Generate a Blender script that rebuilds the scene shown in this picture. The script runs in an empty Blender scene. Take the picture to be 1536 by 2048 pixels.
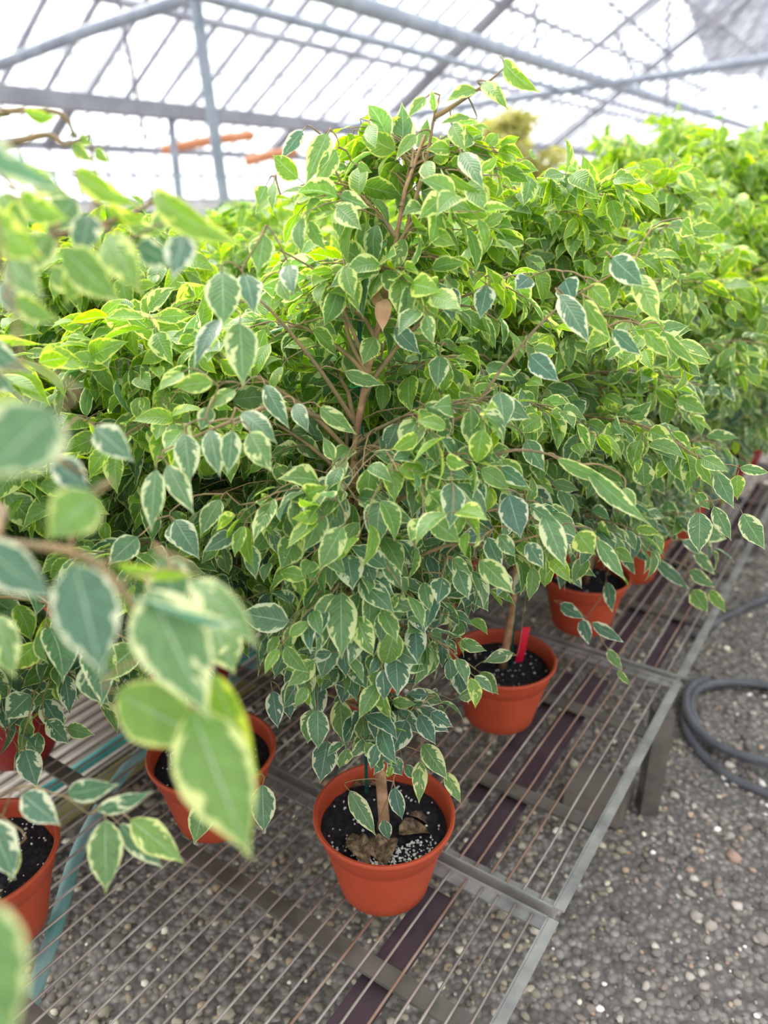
import bpy, math, random
import numpy as np
from mathutils import Vector, Matrix
C = bpy.context.scene.collection
sc = bpy.context.scene
# ------------------------------------------------------------------ camera
W, H, F = 1536, 2048, 1538.0
CAMZ = 1.23
PITCH = math.atan(649 / F)
cp, sp = math.cos(PITCH), math.sin(PITCH)
cd = bpy.data.cameras.new('camera'); cam = bpy.data.objects.new('camera', cd); C.objects.link(cam)
cam.location = (0, 0, CAMZ); cam.rotation_euler = (math.pi/2 - PITCH, 0, 0)
cd.sensor_fit = 'VERTICAL'; cd.sensor_height = 36.0; cd.sensor_width = 27.0
cd.lens = F / H * 36.0
cd.clip_start = 0.02; cd.clip_end = 300
cd.dof.use_dof = True; cd.dof.focus_distance = 0.95; cd.dof.aperture_fstop = 2.9
sc.camera = cam
# ------------------------------------------------------------------ light
sc.view_settings.view_transform = 'Standard'; sc.view_settings.look = 'None'
sc.view_settings.gamma = 1; sc.view_settings.use_curve_mapping = False
sc.view_settings.exposure = 0.93
wd = bpy.data.worlds.new('sky'); sc.world = wd; wd.use_nodes = True
nt = wd.node_tree; nt.nodes.clear()
o = nt.nodes.new('ShaderNodeOutputWorld'); bg = nt.nodes.new('ShaderNodeBackground')
bg.inputs['Color'].default_value = (0.93, 0.97, 1.0, 1); bg.inputs['Strength'].default_value = 1.25
nt.links.new(bg.outputs[0], o.inputs[0])
sd = bpy.data.lights.new('sun', 'SUN'); sd.energy = 5.2; sd.angle = math.radians(40); sd.color = (1.0, 0.96, 0.88)
sun = bpy.data.objects.new('sun', sd); C.objects.link(sun)
sun.rotation_euler = Vector((0.50, -0.62, -1.05)).to_track_quat('-Z', 'Y').to_euler()

# ------------------------------------------------------------------ helpers
def pix(px, py, depth):
    """point seen at a pixel at a given depth along the optical axis"""
    x = (px - W/2) / F * depth; up = -(py - H/2) / F * depth
    return Vector((x, depth*cp + up*sp, CAMZ - depth*sp + up*cp))
def pixz(px, py, z):
    d = pix(px, py, 1.0) - Vector((0, 0, CAMZ))
    t = (z - CAMZ) / d.z
    return Vector((0, 0, CAMZ)) + d*t
UX, UY = 0.553, 0.833
def AB(a, b, z=0.0):       # a along the bench, b across it to the right
    return Vector((a*UX + b*UY, a*UY - b*UX, z))
BROT = math.atan2(UY, UX)  # heading of the bench direction

def tag(o, label=None, cat=None, group=None, kind=None):
    if label: o['label'] = label
    if cat: o['category'] = cat
    if group: o['group'] = group
    if kind: o['kind'] = kind
    return o
def empty(name, loc=(0, 0, 0), rz=0):
    o = bpy.data.objects.new(name, None); C.objects.link(o)
    o.location = loc; o.rotation_euler = (0, 0, rz); o.empty_display_size = 0.05
    return o
class MB:
    def __init__(s): s.v = []; s.f = []; s.mi = []
    def add(s, vs, fs, m=0):
        n = len(s.v); s.v += [tuple(v) for v in vs]; s.f += [tuple(i+n for i in f) for f in fs]; s.mi += [m]*len(fs)
    def box(s, c, sx, sy, sz, ax=None):
        """box about c, with axes ax (3 vectors) or world axes"""
        c = Vector(c)
        ax = ax or (Vector((1,0,0)), Vector((0,1,0)), Vector((0,0,1)))
        vs = [c + ax[0]*(i*sx/2) + ax[1]*(j*sy/2) + ax[2]*(k*sz/2) for i in (-1,1) for j in (-1,1) for k in (-1,1)]
        s.add(vs, [(0,1,3,2),(4,6,7,5),(0,4,5,1),(2,3,7,6),(0,2,6,4),(1,5,7,3)])
    def beam(s, p, q, w, h, up=Vector((0,0,1))):
        p, q = Vector(p), Vector(q); d = (q-p); L = d.length; d.normalize()
        side = d.cross(up)
        if side.length < 1e-4: side = d.cross(Vector((1,0,0)))
        side.normalize(); u2 = side.cross(d)
        s.box((p+q)/2, L, w, h, (d, side, u2))
    def tube(s, pts, r, n=8, cap=True, closed=False):
        pts = [Vector(p) for p in pts]; m = len(pts)
        rs = r if isinstance(r, (list, tuple)) else [r]*m
        vs = []; prev = None
        for i, p in enumerate(pts):
            if closed: d = pts[(i+1) % m] - pts[i-1]
            else: d = pts[min(i+1, m-1)] - pts[max(i-1, 0)]
            d.normalize()
            if prev is None:
                a = Vector((0,0,1)) if abs(d.z) < .9 else Vector((1,0,0))
                x = d.cross(a).normalized()
            else:
                x = (prev - d*prev.dot(d)).normalized()
            prev = x; y = d.cross(x)
            vs += [p + (x*math.cos(2*math.pi*k/n) + y*math.sin(2*math.pi*k/n))*rs[i] for k in range(n)]
        fs = [(i*n+k, i*n+(k+1) % n, (i+1)*n+(k+1) % n, (i+1)*n+k) for i in range(m-1) for k in range(n)]
        if closed: fs += [((m-1)*n+k, (m-1)*n+(k+1) % n, (k+1) % n, k) for k in range(n)]
        elif cap: fs += [tuple(range(n))[::-1], tuple((m-1)*n+k for k in range(n))]
        s.add(vs, fs)
    def lathe(s, prof, n=48, c=(0,0,0)):
        vs = [(c[0]+r*math.cos(2*math.pi*k/n), c[1]+r*math.sin(2*math.pi*k/n), c[2]+z) for r, z in prof for k in range(n)]
        fs = [(i*n+k, i*n+(k+1) % n, (i+1)*n+(k+1) % n, (i+1)*n+k) for i in range(len(prof)-1) for k in range(n)]
        s.add(vs, fs)
    def build(s, name, mat, parent=None, smooth=True, angle=None):
        me = bpy.data.meshes.new(name); me.from_pydata(s.v, [], s.f); me.update()
        mats = mat if isinstance(mat, (list, tuple)) else [mat]
        for m in mats: me.materials.append(m)
        if len(mats) > 1: me.polygons.foreach_set('material_index', s.mi)
        if smooth:
            me.polygons.foreach_set('use_smooth', [True]*len(me.polygons))
            if angle: me.set_sharp_from_angle(angle=math.radians(angle))
        o = bpy.data.objects.new(name, me); C.objects.link(o)
        if parent: o.parent = parent
        return o
# ------------------------------------------------------------------ materials
def newmat(name):
    m = bpy.data.materials.new(name); m.use_nodes = True
    return m, m.node_tree, m.node_tree.nodes['Principled BSDF']
def rgb(h):
    h = h.lstrip('#'); v = [int(h[i:i+2], 16)/255 for i in (0, 2, 4)]
    return tuple(c/12.92 if c <= .04045 else ((c+.055)/1.055)**2.4 for c in v) + (1,)
def noisy(name, c1, c2, scale=20, rough=.6, metal=0, bump=0, c3=None, lo=.35, hi=.65, detail=5, spec=.5, bscale=None):
    m, t, b = newmat(name)
    tc = t.nodes.new('ShaderNodeTexCoord'); n = t.nodes.new('ShaderNodeTexNoise')
    n.inputs['Scale'].default_value = scale; n.inputs['Detail'].default_value = detail
    t.links.new(tc.outputs['Object'], n.inputs['Vector'])
    r = t.nodes.new('ShaderNodeValToRGB'); r.color_ramp.elements[0].position = lo; r.color_ramp.elements[1].position = hi
    r.color_ramp.elements[0].color = rgb(c1); r.color_ramp.elements[1].color = rgb(c2)
    if c3:
        e = r.color_ramp.elements.new((lo+hi)/2); e.color = rgb(c3)
    t.links.new(n.outputs['Fac'], r.inputs['Fac']); t.links.new(r.outputs['Color'], b.inputs['Base Color'])
    b.inputs['Roughness'].default_value = rough; b.inputs['Metallic'].default_value = metal
    b.inputs['Specular IOR Level'].default_value = spec
    if bump:
        n2 = t.nodes.new('ShaderNodeTexNoise'); n2.inputs['Scale'].default_value = bscale or scale*3; n2.inputs['Detail'].default_value = 6
        t.links.new(tc.outputs['Object'], n2.inputs['Vector'])
        bp = t.nodes.new('ShaderNodeBump'); bp.inputs['Strength'].default_value = bump; bp.inputs['Distance'].default_value = .004
        t.links.new(n2.outputs['Fac'], bp.inputs['Height']); t.links.new(bp.outputs['Normal'], b.inputs['Normal'])
    return m
def M(t, op, a, b=None, c=None):
    n = t.nodes.new('ShaderNodeMath'); n.operation = op
    for i, x in enumerate((a, b, c)):
        if x is None: continue
        if isinstance(x, (int, float)): n.inputs[i].default_value = x
        else: t.links.new(x, n.inputs[i])
    return n.outputs[0]
def MR(t, v, a, b, c=0., d=1., smooth=True):
    n = t.nodes.new('ShaderNodeMapRange'); n.interpolation_type = 'SMOOTHSTEP' if smooth else 'LINEAR'
    for k, x in (('From Min', a), ('From Max', b), ('To Min', c), ('To Max', d)):
        if isinstance(x, (int, float)): n.inputs[k].default_value = x
        else: t.links.new(x, n.inputs[k])
    t.links.new(v, n.inputs['Value']); return n.outputs['Result']
def MIX(t, f, a, b):
    n = t.nodes.new('ShaderNodeMix'); n.data_type = 'RGBA'
    if isinstance(f, (int, float)): n.inputs[0].default_value = f
    else: t.links.new(f, n.inputs[0])
    for i, x in ((6, a), (7, b)):
        if isinstance(x, tuple): n.inputs[i].default_value = x
        else: t.links.new(x, n.inputs[i])
    return n.outputs[2]
def leaf_material(name, g_old, g_new, c_old, c_new, rib):
    """variegated leaf: green middle, ragged pale margin; leafvar = (offset, margin amount, youth)"""
    m, t, b = newmat(name)
    uv = t.nodes.new('ShaderNodeUVMap'); uv.uv_map = 'UVMap'
    sx = t.nodes.new('ShaderNodeSeparateXYZ'); t.links.new(uv.outputs['UV'], sx.inputs[0])
    at = t.nodes.new('ShaderNodeAttribute'); at.attribute_name = 'leafvar'
    sa = t.nodes.new('ShaderNodeSeparateColor'); t.links.new(at.outputs['Color'], sa.inputs[0])
    rnd, var, young = sa.outputs[0], sa.outputs[1], sa.outputs[2]
    u, v = sx.outputs[0], sx.outputs[1]
    s = M(t, 'MULTIPLY_ADD', u, 2., -1.); s_abs = M(t, 'ABSOLUTE', s)
    off = M(t, 'MULTIPLY', rnd, 91.7)
    # ragged detail drawn out along the side veins
    c1 = t.nodes.new('ShaderNodeCombineXYZ')
    t.links.new(M(t, 'MULTIPLY', s, 1.3), c1.inputs[0])
    t.links.new(M(t, 'MULTIPLY', M(t, 'MULTIPLY_ADD', s_abs, -.30, v), 10.), c1.inputs[1]); t.links.new(off, c1.inputs[2])
    n1 = t.nodes.new('ShaderNodeTexNoise'); n1.inputs['Scale'].default_value = 1.; n1.inputs['Detail'].default_value = 2; n1.inputs['Roughness'].default_value = .55
    t.links.new(c1.outputs[0], n1.inputs['Vector'])
    c2 = t.nodes.new('ShaderNodeCombineXYZ')
    t.links.new(M(t, 'MULTIPLY', s, 1.0), c2.inputs[0]); t.links.new(M(t, 'MULTIPLY', v, 3.2), c2.inputs[1]); t.links.new(M(t, 'ADD', off, 17.3), c2.inputs[2])
    n2 = t.nodes.new('ShaderNodeTexNoise'); n2.inputs['Scale'].default_value = 1.; n2.inputs['Detail'].default_value = 1
    t.links.new(c2.outputs[0], n2.inputs['Vector'])
    big = MR(t, n2.outputs['Fac'], .42, .70, 0., 1.)
    thr = M(t, 'MULTIPLY', M(t, 'MULTIPLY', big, var), 1.0)
    thr = M(t, 'MULTIPLY', thr, MR(t, n1.outputs['Fac'], .35, .62, .35, 1.))
    rag = MR(t, n1.outputs['Fac'], .40, .70, .0, .14)
    thr = M(t, 'ADD', M(t, 'ADD', thr, .085), rag)
    thr = M(t, 'ADD', thr, MR(t, v, .80, 1., 0., .35))
    d = M(t, 'SUBTRACT', 1., s_abs)
    mask = MR(t, M(t, 'SUBTRACT', thr, d), -.02, .03)
    # green mottling
    n3 = t.nodes.new('ShaderNodeTexNoise'); n3.inputs['Scale'].default_value = 1.7; n3.inputs['Detail'].default_value = 2
    t.links.new(c1.outputs[0], n3.inputs['Vector'])
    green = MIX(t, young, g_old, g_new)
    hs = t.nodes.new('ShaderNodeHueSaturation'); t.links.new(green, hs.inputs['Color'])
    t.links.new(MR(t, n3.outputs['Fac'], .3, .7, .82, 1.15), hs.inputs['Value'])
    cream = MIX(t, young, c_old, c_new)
    col = MIX(t, mask, hs.outputs['Color'], cream)
    ribm = MR(t, s_abs, .012, .045, .75, 0.)
    col = MIX(t, ribm, col, rib)
    # side veins
    wv = M(t, 'SINE', M(t, 'MULTIPLY', M(t, 'MULTIPLY_ADD', s_abs, -.22, v), 75.))
    col = MIX(t, MR(t, wv, .7, 1., 0., .10), col, rib)
    t.links.new(col, b.inputs['Base Color'])
    b.inputs['Roughness'].default_value = .36; b.inputs['Specular IOR Level'].default_value = .62
    bp = t.nodes.new('ShaderNodeBump'); bp.inputs['Strength'].default_value = .25; bp.inputs['Distance'].default_value = .0006
    t.links.new(M(t, 'ADD', wv, M(t, 'MULTIPLY', ribm, -3.)), bp.inputs['Height']); t.links.new(bp.outputs['Normal'], b.inputs['Normal'])
    tr = t.nodes.new('ShaderNodeBsdfTranslucent')
    h2 = t.nodes.new('ShaderNodeHueSaturation'); h2.inputs['Saturation'].default_value = 1.25; h2.inputs['Value'].default_value = 1.7; h2.inputs['Hue'].default_value = .487
    t.links.new(col, h2.inputs['Color']); t.links.new(h2.outputs['Color'], tr.inputs['Color'])
    mx = t.nodes.new('ShaderNodeMixShader'); mx.inputs[0].default_value = .46
    out = t.nodes['Material Output']
    t.links.new(b.outputs[0], mx.inputs[1]); t.links.new(tr.outputs[0], mx.inputs[2]); t.links.new(mx.outputs[0], out.inputs['Surface'])
    return m
MT = {}
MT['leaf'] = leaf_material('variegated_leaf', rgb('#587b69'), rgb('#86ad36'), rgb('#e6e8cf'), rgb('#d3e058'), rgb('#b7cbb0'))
MT['dark_leaf'] = leaf_material('dark_leaf', rgb('#2b6134'), rgb('#3f7a34'), rgb('#2f6a39'), rgb('#4a8438'), rgb('#6d9a66'))
MT['yellow_leaf'] = leaf_material('yellow_leaf', rgb('#9aa070'), rgb('#a8a868'), rgb('#d6d28a'), rgb('#dfdc8a'), rgb('#c7cf90'))
MT['bark'] = noisy('ficus_bark', '#8d6a50', '#c19c7c', 60, .8, bump=.5, c3='#a8815f')
MT['twig'] = noisy('ficus_twig', '#7a6c50', '#a3855f', 50, .7, c3='#8f7a58')
MT['pot'] = noisy('terracotta_plastic', '#b5482c', '#c55434', 9, .5, bump=.06, c3='#bd4d2f', spec=.4)
MT['redpot'] = noisy('red_plastic', '#8c2624', '#9c302c', 9, .45, bump=.06, spec=.4)
MT['soil'] = noisy('potting_soil', '#14121a', '#35303a', 120, .95, bump=1., c3='#211d26', bscale=260)
MT['perlite'] = noisy('perlite', '#cfcac4', '#f2f0ea', 90, .9)
MT['dry'] = noisy('dry_leaf', '#4d3a30', '#b09274', 110, .9, bump=1., c3='#7f6650')
MT['withered'] = noisy('withered_leaf', '#b98a6a', '#d3a988', 40, .8, bump=.3)
MT['stake'] = noisy('green_stake', '#0c4a3c', '#17685a', 60, .45)
MT['tie'] = noisy('green_tie', '#1a7a4a', '#2a9060', 60, .5)
MT['tag'] = noisy('red_tag', '#d3163a', '#e0243f', 8, .4)
MT['wire'] = noisy('weathered_wire', '#a09a97', '#cbc6c2', 14, .5, .35, c3='#b5a8a0', lo=.3, hi=.7)
MT['rust'] = noisy('rusted_wire', '#957060', '#bcaaa0', 11, .65, .2, c3='#a58878', lo=.3, hi=.7)
MT['steel'] = noisy('galvanised_steel', '#a19f9f', '#c8c5c4', 22, .45, .45, bump=.15)
MT['bar'] = noisy('dull_steel_bar', '#6c6862', '#89847d', 18, .6, .3, bump=.2)
MT['slat'] = noisy('purple_brown_slat', '#4a3a44', '#5e4c54', 16, .6, bump=.2)
MT['pipe'] = noisy('painted_grey_pipe', '#868e9e', '#a2a9b6', 6, .5)
MT['roofbar'] = noisy('grey_glazing_bar', '#84848f', '#a0a0aa', 3, .6)
MT['gutter'] = noisy('gutter_steel', '#7c7c86', '#97979f', 2, .6)
MT['teal'] = noisy('teal_pipe', '#2f9c9c', '#56b9b6', 20, .35)
MT['hose'] = noisy('faded_teal_hose', '#78bdba', '#b2d4d8', 16, .4)
MT['black'] = noisy('black_rubber', '#5b5d64', '#777a81', 16, .55)
MT['orange'] = noisy('orange_plastic', '#c07850', '#d59068', 3, .6)
MT['white'] = noisy('white_wall', '#b8b6b2', '#d2d0cc', 2, .8)
MT['concrete'] = noisy('concrete', '#6a625c', '#857c74', 12, .9, bump=.4)
MT['sheet'] = noisy('pale_corrugated', '#c9bcb2', '#e6dcd4', 5, .6)
MT['moss'] = noisy('mossy_board', '#8a8250', '#a8a070', 9, .9)
def glass_mat(name, white, tr):
    m, t, b = newmat(name); t.nodes.remove(b)
    tp = t.nodes.new('ShaderNodeBsdfTransparent'); tl = t.nodes.new('ShaderNodeBsdfTranslucent'); df = t.nodes.new('ShaderNodeBsdfDiffuse')
    tc = t.nodes.new('ShaderNodeTexCoord'); n = t.nodes.new('ShaderNodeTexNoise'); n.inputs['Scale'].default_value = 1.; n.inputs['Detail'].default_value = 5
    mp = t.nodes.new('ShaderNodeMapping'); mp.inputs['Rotation'].default_value = (0, 0, -BROT); mp.inputs['Scale'].default_value = (5., .8, .8)
    t.links.new(tc.outputs['Object'], mp.inputs['Vector']); t.links.new(mp.outputs[0], n.inputs['Vector'])
    tl.inputs['Color'].default_value = white; df.inputs['Color'].default_value = white
    m1 = t.nodes.new('ShaderNodeMixShader'); m1.inputs[0].default_value = .25
    t.links.new(tl.outputs[0], m1.inputs[1]); t.links.new(df.outputs[0], m1.inputs[2])
    m2 = t.nodes.new('ShaderNodeMixShader'); t.links.new(MR(t, n.outputs['Fac'], .35, .65, tr-.28, tr+.10), m2.inputs[0])
    t.links.new(m1.outputs[0], m2.inputs[1]); t.links.new(tp.outputs[0], m2.inputs[2])
    t.links.new(m2.outputs[0], t.nodes['Material Output'].inputs['Surface'])
    return m
MT['glass'] = glass_mat('dusty_glass', (.80, .85, .90, 1), .72)
MT['cloth'] = glass_mat('grey_shade_cloth', (.17, .17, .20, 1), .20)
def ground_mat():
    m, t, b = newmat('gravel_ground')
    tc = t.nodes.new('ShaderNodeTexCoord')
    vo = t.nodes.new('ShaderNodeTexVoronoi'); vo.inputs['Scale'].default_value = 75
    t.links.new(tc.outputs['Object'], vo.inputs['Vector'])
    sep = t.nodes.new('ShaderNodeSeparateColor'); t.links.new(vo.outputs['Color'], sep.inputs[0])
    r = t.nodes.new('ShaderNodeValToRGB'); e = r.color_ramp.elements
    e[0].color = rgb('#77716e'); e[0].position = 0; e[1].color = rgb('#cfc9c4'); e[1].position = 1
    for p, c in ((.35, '#958f8a'), (.7, '#b3aca6'), (.92, '#a89f98')): x = e.new(p); x.color = rgb(c)
    t.links.new(sep.outputs[0], r.inputs['Fac'])
    n = t.nodes.new('ShaderNodeTexNoise'); n.inputs['Scale'].default_value = 2.2; n.inputs['Detail'].default_value = 5
    t.links.new(tc.outputs['Object'], n.inputs['Vector'])
    col = MIX(t, MR(t, n.outputs['Fac'], .45, .7, 0., .55), r.outputs['Color'], rgb('#85817f'))
    col = MIX(t, MR(t, vo.outputs['Distance'], .35, .7, 0., .7), col, rgb('#6b6666'))
    t.links.new(col, b.inputs['Base Color']); b.inputs['Roughness'].default_value = .95
    bp = t.nodes.new('ShaderNodeBump'); bp.inputs['Strength'].default_value = .9; bp.inputs['Distance'].default_value = .008; bp.invert = True
    t.links.new(vo.outputs['Distance'], bp.inputs['Height']); t.links.new(bp.outputs['Normal'], b.inputs['Normal'])
    return m
MT['ground'] = ground_mat()
def pebble_mat():
    m, t, b = newmat('pebble_stone')
    at = t.nodes.new('ShaderNodeAttribute'); at.attribute_name = 'tone'
    t.links.new(at.outputs['Color'], b.inputs['Base Color']); b.inputs['Roughness'].default_value = .9
    return m
MT['pebble'] = pebble_mat()

# ------------------------------------------------------------------ structure: floor, roof, walls
g = MB(); g.add([(-60,-40,0),(60,-40,0),(60,60,0),(-60,60,0)], [(0,1,2,3)])
tag(g.build('floor', MT['ground'], smooth=False), kind='structure')

A0, A1 = -5.0, 24.0
def roofpt(px, py, drop=0.):
    d = pix(px, py, 1.0)-Vector((0, 0, CAMZ)); nn = Vector((-.833, .553, 0)); k = (RZ-EZ)/4.35
    # z = EZ-drop + k*(7.85-perp)
    t = (EZ-drop+k*7.85-CAMZ)/(d.z+k*d.dot(nn)); return Vector((0, 0, CAMZ))+d*t
EZ, RZ = 2.13, 5.18
_q = roofpt(880, 112); RAF0 = _q.x*UX+_q.y*UY
def slope(name, b0, z0, b1, z1, n_label):
    """one glazed roof slope from the eave (b0,z0) to the ridge (b1,z1)"""
    p = [AB(A0, b0, z0), AB(A1, b0, z0), AB(A1, b1, z1), AB(A0, b1, z1)]
    gl = MB(); gl.add(p, [(0,1,2,3)]); go = tag(gl.build(name, MT['glass'], smooth=False), kind='structure')
    nrm = (p[1]-p[0]).cross(p[3]-p[0]).normalized()
    if nrm.z > 0: nrm = -nrm
    bars = MB(); a = A0
    while a <= A1+.01:
        bars.beam(AB(a, b0, z0)+nrm*.03, AB(a, b1, z1)+nrm*.03, .034, .05, nrm); a += .50
    tag(bars.build('glazing_bars', MT['roofbar'], go, smooth=False))
    pur = MB(); n = 4
    for i in range(n+1):
        f = i/n; q = p[0].lerp(p[3], f); r = p[1].lerp(p[2], f)
        pur.beam(q+nrm*.08, r+nrm*.08, .05 if i < n else .1, .06, nrm)
    pur.build('purlins', MT['roofbar'], go, smooth=False)
    raf = MB(); a = RAF0 % 7.2 + A0 - A0 % 7.2
    while a < A1:
        raf.beam(AB(a, b0, z0)+nrm*.13, AB(a, b1, z1)+nrm*.13, .24, .08, nrm); a += 7.2
    raf.build('rafters', MT['gutter'], go, smooth=False)
    return go
EZ, RZ = 2.13, 5.18
slope('ceiling', -7.85, EZ, -3.5, RZ, '')
slope('ceiling', 0.85, EZ, -3.5, RZ, '')
slope('ceiling', -7.85, EZ, -12.2, RZ, '')
slope('ceiling', -16.5, EZ, -12.2, RZ, '')
ti = [0]
def trim(mb, mat, smooth=False):
    ti[0] += 1
    return tag(mb.build('trim_%d' % ti[0], mat, smooth=smooth, angle=40 if smooth else None), kind='structure')
# valley gutter between the two bays and its posts
m = MB(); m.beam(AB(A0, -7.85, EZ-.06), AB(A1, -7.85, EZ-.06), .28, .16); trim(m, MT['gutter'])
m = MB(); m.beam(AB(A0, -16.4, EZ-.06), AB(A1, -16.4, EZ-.06), .2, .16); trim(m, MT['gutter'])
m = MB(); m.beam(AB(A0, .85, EZ-.06), AB(A1, .85, EZ-.06), .2, .14); trim(m, MT['gutter'])
for k in range(8):
    m = MB(); a = 1.2+3*k
    m.tube([AB(a, -7.85, 0), AB(a, -7.85, EZ)], .045, 10); trim(m, MT['pipe'], True)
def glazed_wall(name, p, q, zt, sill=.9, nb=.75):
    p, q = Vector(p), Vector(q); d = (q-p); L = d.length; d.normalize(); up = Vector((0,0,1)); nrm = d.cross(up)
    w = MB(); w.box((p+q)/2+up*(sill/2), L, .12, sill, (d, nrm, up)); wo = tag(w.build(name, MT['white'], smooth=False), kind='structure')
    gl = MB(); gl.add([p+up*sill, q+up*sill, q+up*zt, p+up*zt], [(0,1,2,3)]); gl.build('pane', MT['glass'], wo, smooth=False)
    b = MB(); t = 0
    while t <= L: b.box(p+d*t+up*((sill+zt)/2), .05, .06, zt-sill, (d, nrm, up)); t += nb
    for z in (sill+.03, (sill+zt)/2, zt-.03): b.box((p+q)/2+up*z, L, .07, .06, (d, nrm, up))
    b.build('window_bars', MT['roofbar'], wo, smooth=False)
glazed_wall('wall_left', AB(A0, -16.5), AB(A1, -16.5), EZ)
glazed_wall('wall_right', AB(A0, .85), AB(A1, .85), EZ)
glazed_wall('wall_far', AB(A1, .85), AB(A1, -16.5), 5.4)

# pipes of the roof truss
R0 = CAMZ + 1.15
node = pix(388, -8, 5.13)
base = pix(440, 520, 5.55); base = Vector((node.x+(-.02), node.y+.1, 0))
m = MB(); m.tube([node+Vector((0,0,.05)), Vector((node.x+.10, node.y+.05, 1.0)), Vector((node.x+.16, node.y+.08, 0))], .042, 12); trim(m, MT['pipe'], True)
q = AB(0, 0, 0)
def run_pipe(px, py, ratio_rise, r, a_back=-8, a_fwd=20):
    """pipe running along the bench direction through the point seen at a pixel"""
    p = pixz(px, py, CAMZ+ratio_rise); u = Vector((UX, UY, 0))
    mm = MB(); mm.tube([p+u*a_back, p+u*a_fwd], r, 14); trim(mm, MT['pipe'], True); return p
pA = run_pipe(430, 0, 1.15, .032)
run_pipe(980, 92, 1.15, .058)
n_ = Vector((-.833, .553, 0))
m = MB(); e = node + n_*2.4; e.z = CAMZ+.93; e2 = e + n_*1.8; e2.z = CAMZ+.70
m.tube([node, node.lerp(e, .5)+Vector((0,0,.02)), e, e2], .044, 12); trim(m, MT['pipe'], True)
jn = pixz(1188, 172, R0)
m = MB(); m.tube([jn - n_*6 + Vector((0,0,.45)), jn - n_*2 + Vector((0,0,.15)), jn, jn + n_*2.2 + Vector((0,0,-.16)), jn + n_*4.2 + Vector((0,0,-.35))], .05, 12); trim(m, MT['pipe'], True)
for (x0, y0, d0, x1, y1, d1, r) in ((1072, 100, 8.2, 1070, -90, 8.0, .022), (1150, 130, 9.0, 1420, -90, 8.2, .028), (1333, 215, 9.5, 1338, -60, 9.0, .022),
                                    (1190, -20, 8.5, 1345, 115, 9.0, .02), (1230, 60, 9, 1290, 200, 10.5, .02), (235, -10, 6.4, 290, 280, 7.2, .018)):
    m = MB(); m.tube([pix(x0, y0, d0), pix(x1, y1, d1)], r, 8); trim(m, MT['gutter'], True)
# grey shade cloth drawn back under the roof
cl = MB(); rows, cols = 10, 12; v = []
cor = [roofpt(1360, -30, .3), roofpt(1575, -30, .3), roofpt(1600, 190, .4), roofpt(1415, 130, .4)]
for i in range(rows+1):
    for j in range(cols+1):
        fi, fj = i/rows, j/cols
        v.append(cor[0].lerp(cor[1], fj).lerp(cor[3].lerp(cor[2], fj), fi) + Vector((0, 0, -.10*math.sin(fj*11)*fi - .25*math.sin(math.pi*fi)*math.sin(math.pi*fj))))
cl.add(v, [(i*(cols+1)+j, i*(cols+1)+j+1, (i+1)*(cols+1)+j+1, (i+1)*(cols+1)+j) for i in range(rows) for j in range(cols)])
tag(cl.build('shade_cloth', MT['cloth']), 'grey shade cloth drawn under the glass roof at the top right', 'shade cloth')
# orange tubes hung in the next bay
for (x0, y0, x1, y1, lab) in ((325, 300, 505, 270, 'long orange plastic sheet roll hanging left behind the grey post'),
                              (490, 324, 590, 303, 'short orange plastic sheet roll hanging right of the grey post')):
    m = MB(); m.tube([pix(x0, y0, 12), pix((x0+x1)/2, (y0+y1)/2-3, 12), pix(x1, y1, 12.3)], .075, 10)
    tag(m.build('sheet_roll', MT['orange'], angle=50), lab, 'sheet roll')
# ------------------------------------------------------------------ pebbles
rs = np.random.RandomState(5)
def icosa():
    p = (1+5**.5)/2
    v = np.array([(-1,p,0),(1,p,0),(-1,-p,0),(1,-p,0),(0,-1,p),(0,1,p),(0,-1,-p),(0,1,-p),(p,0,-1),(p,0,1),(-p,0,-1),(-p,0,1)], float)
    v /= np.linalg.norm(v[0])
    f = np.array([(0,11,5),(0,5,1),(0,1,7),(0,7,10),(0,10,11),(1,5,9),(5,11,4),(11,10,2),(10,7,6),(7,1,8),(3,9,4),(3,4,2),(3,2,6),(3,6,8),(3,8,9),(4,9,5),(2,4,11),(6,2,10),(8,6,7),(9,8,1)])
    return v, f
IV, IF = icosa()
def pebbles(name, pos, size, cols, flat=.6, mat=None):
    n = len(pos); v = IV[None].repeat(n, 0)*(1+rs.uniform(-.22, .22, (n, 12, 1)))
    sc3 = np.stack([size*rs.uniform(.7, 1.3, n), size*rs.uniform(.7, 1.3, n), size*flat*rs.uniform(.7, 1.2, n)], 1)
    v = v*sc3[:, None, :]
    a = rs.uniform(0, 6.283, n); ca, sa = np.cos(a)[:, None], np.sin(a)[:, None]
    v = np.stack([v[..., 0]*ca - v[..., 1]*sa, v[..., 0]*sa + v[..., 1]*ca, v[..., 2]], 2) + pos[:, None, :]
    f = (IF[None] + (np.arange(n)*12)[:, None, None]).reshape(-1, 3)
    me = bpy.data.meshes.new(name)
    me.vertices.add(n*12); me.vertices.foreach_set('co', v.reshape(-1))
    me.loops.add(len(f)*3); me.loops.foreach_set('vertex_index', f.reshape(-1).astype(np.int32))
    me.polygons.add(len(f)); me.polygons.foreach_set('loop_start', np.arange(0, len(f)*3, 3, dtype=np.int32))
    me.polygons.foreach_set('loop_total', np.full(len(f), 3, np.int32)); me.update()
    me.polygons.foreach_set('use_smooth', np.ones(len(f), bool))
    ca_ = me.color_attributes.new('tone', 'FLOAT_COLOR', 'POINT')
    ca_.data.foreach_set('color', np.repeat(np.concatenate([cols, np.ones((n, 1))], 1), 12, 0).reshape(-1))
    me.materials.append(mat or MT['pebble']); me.validate()
    o = bpy.data.objects.new(name, me); C.objects.link(o); return o
N = 30000
aa = rs.uniform(.0, 1., N)**1.3*4.2 + .05; bb = rs.uniform(-2.3, .45, N)
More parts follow.
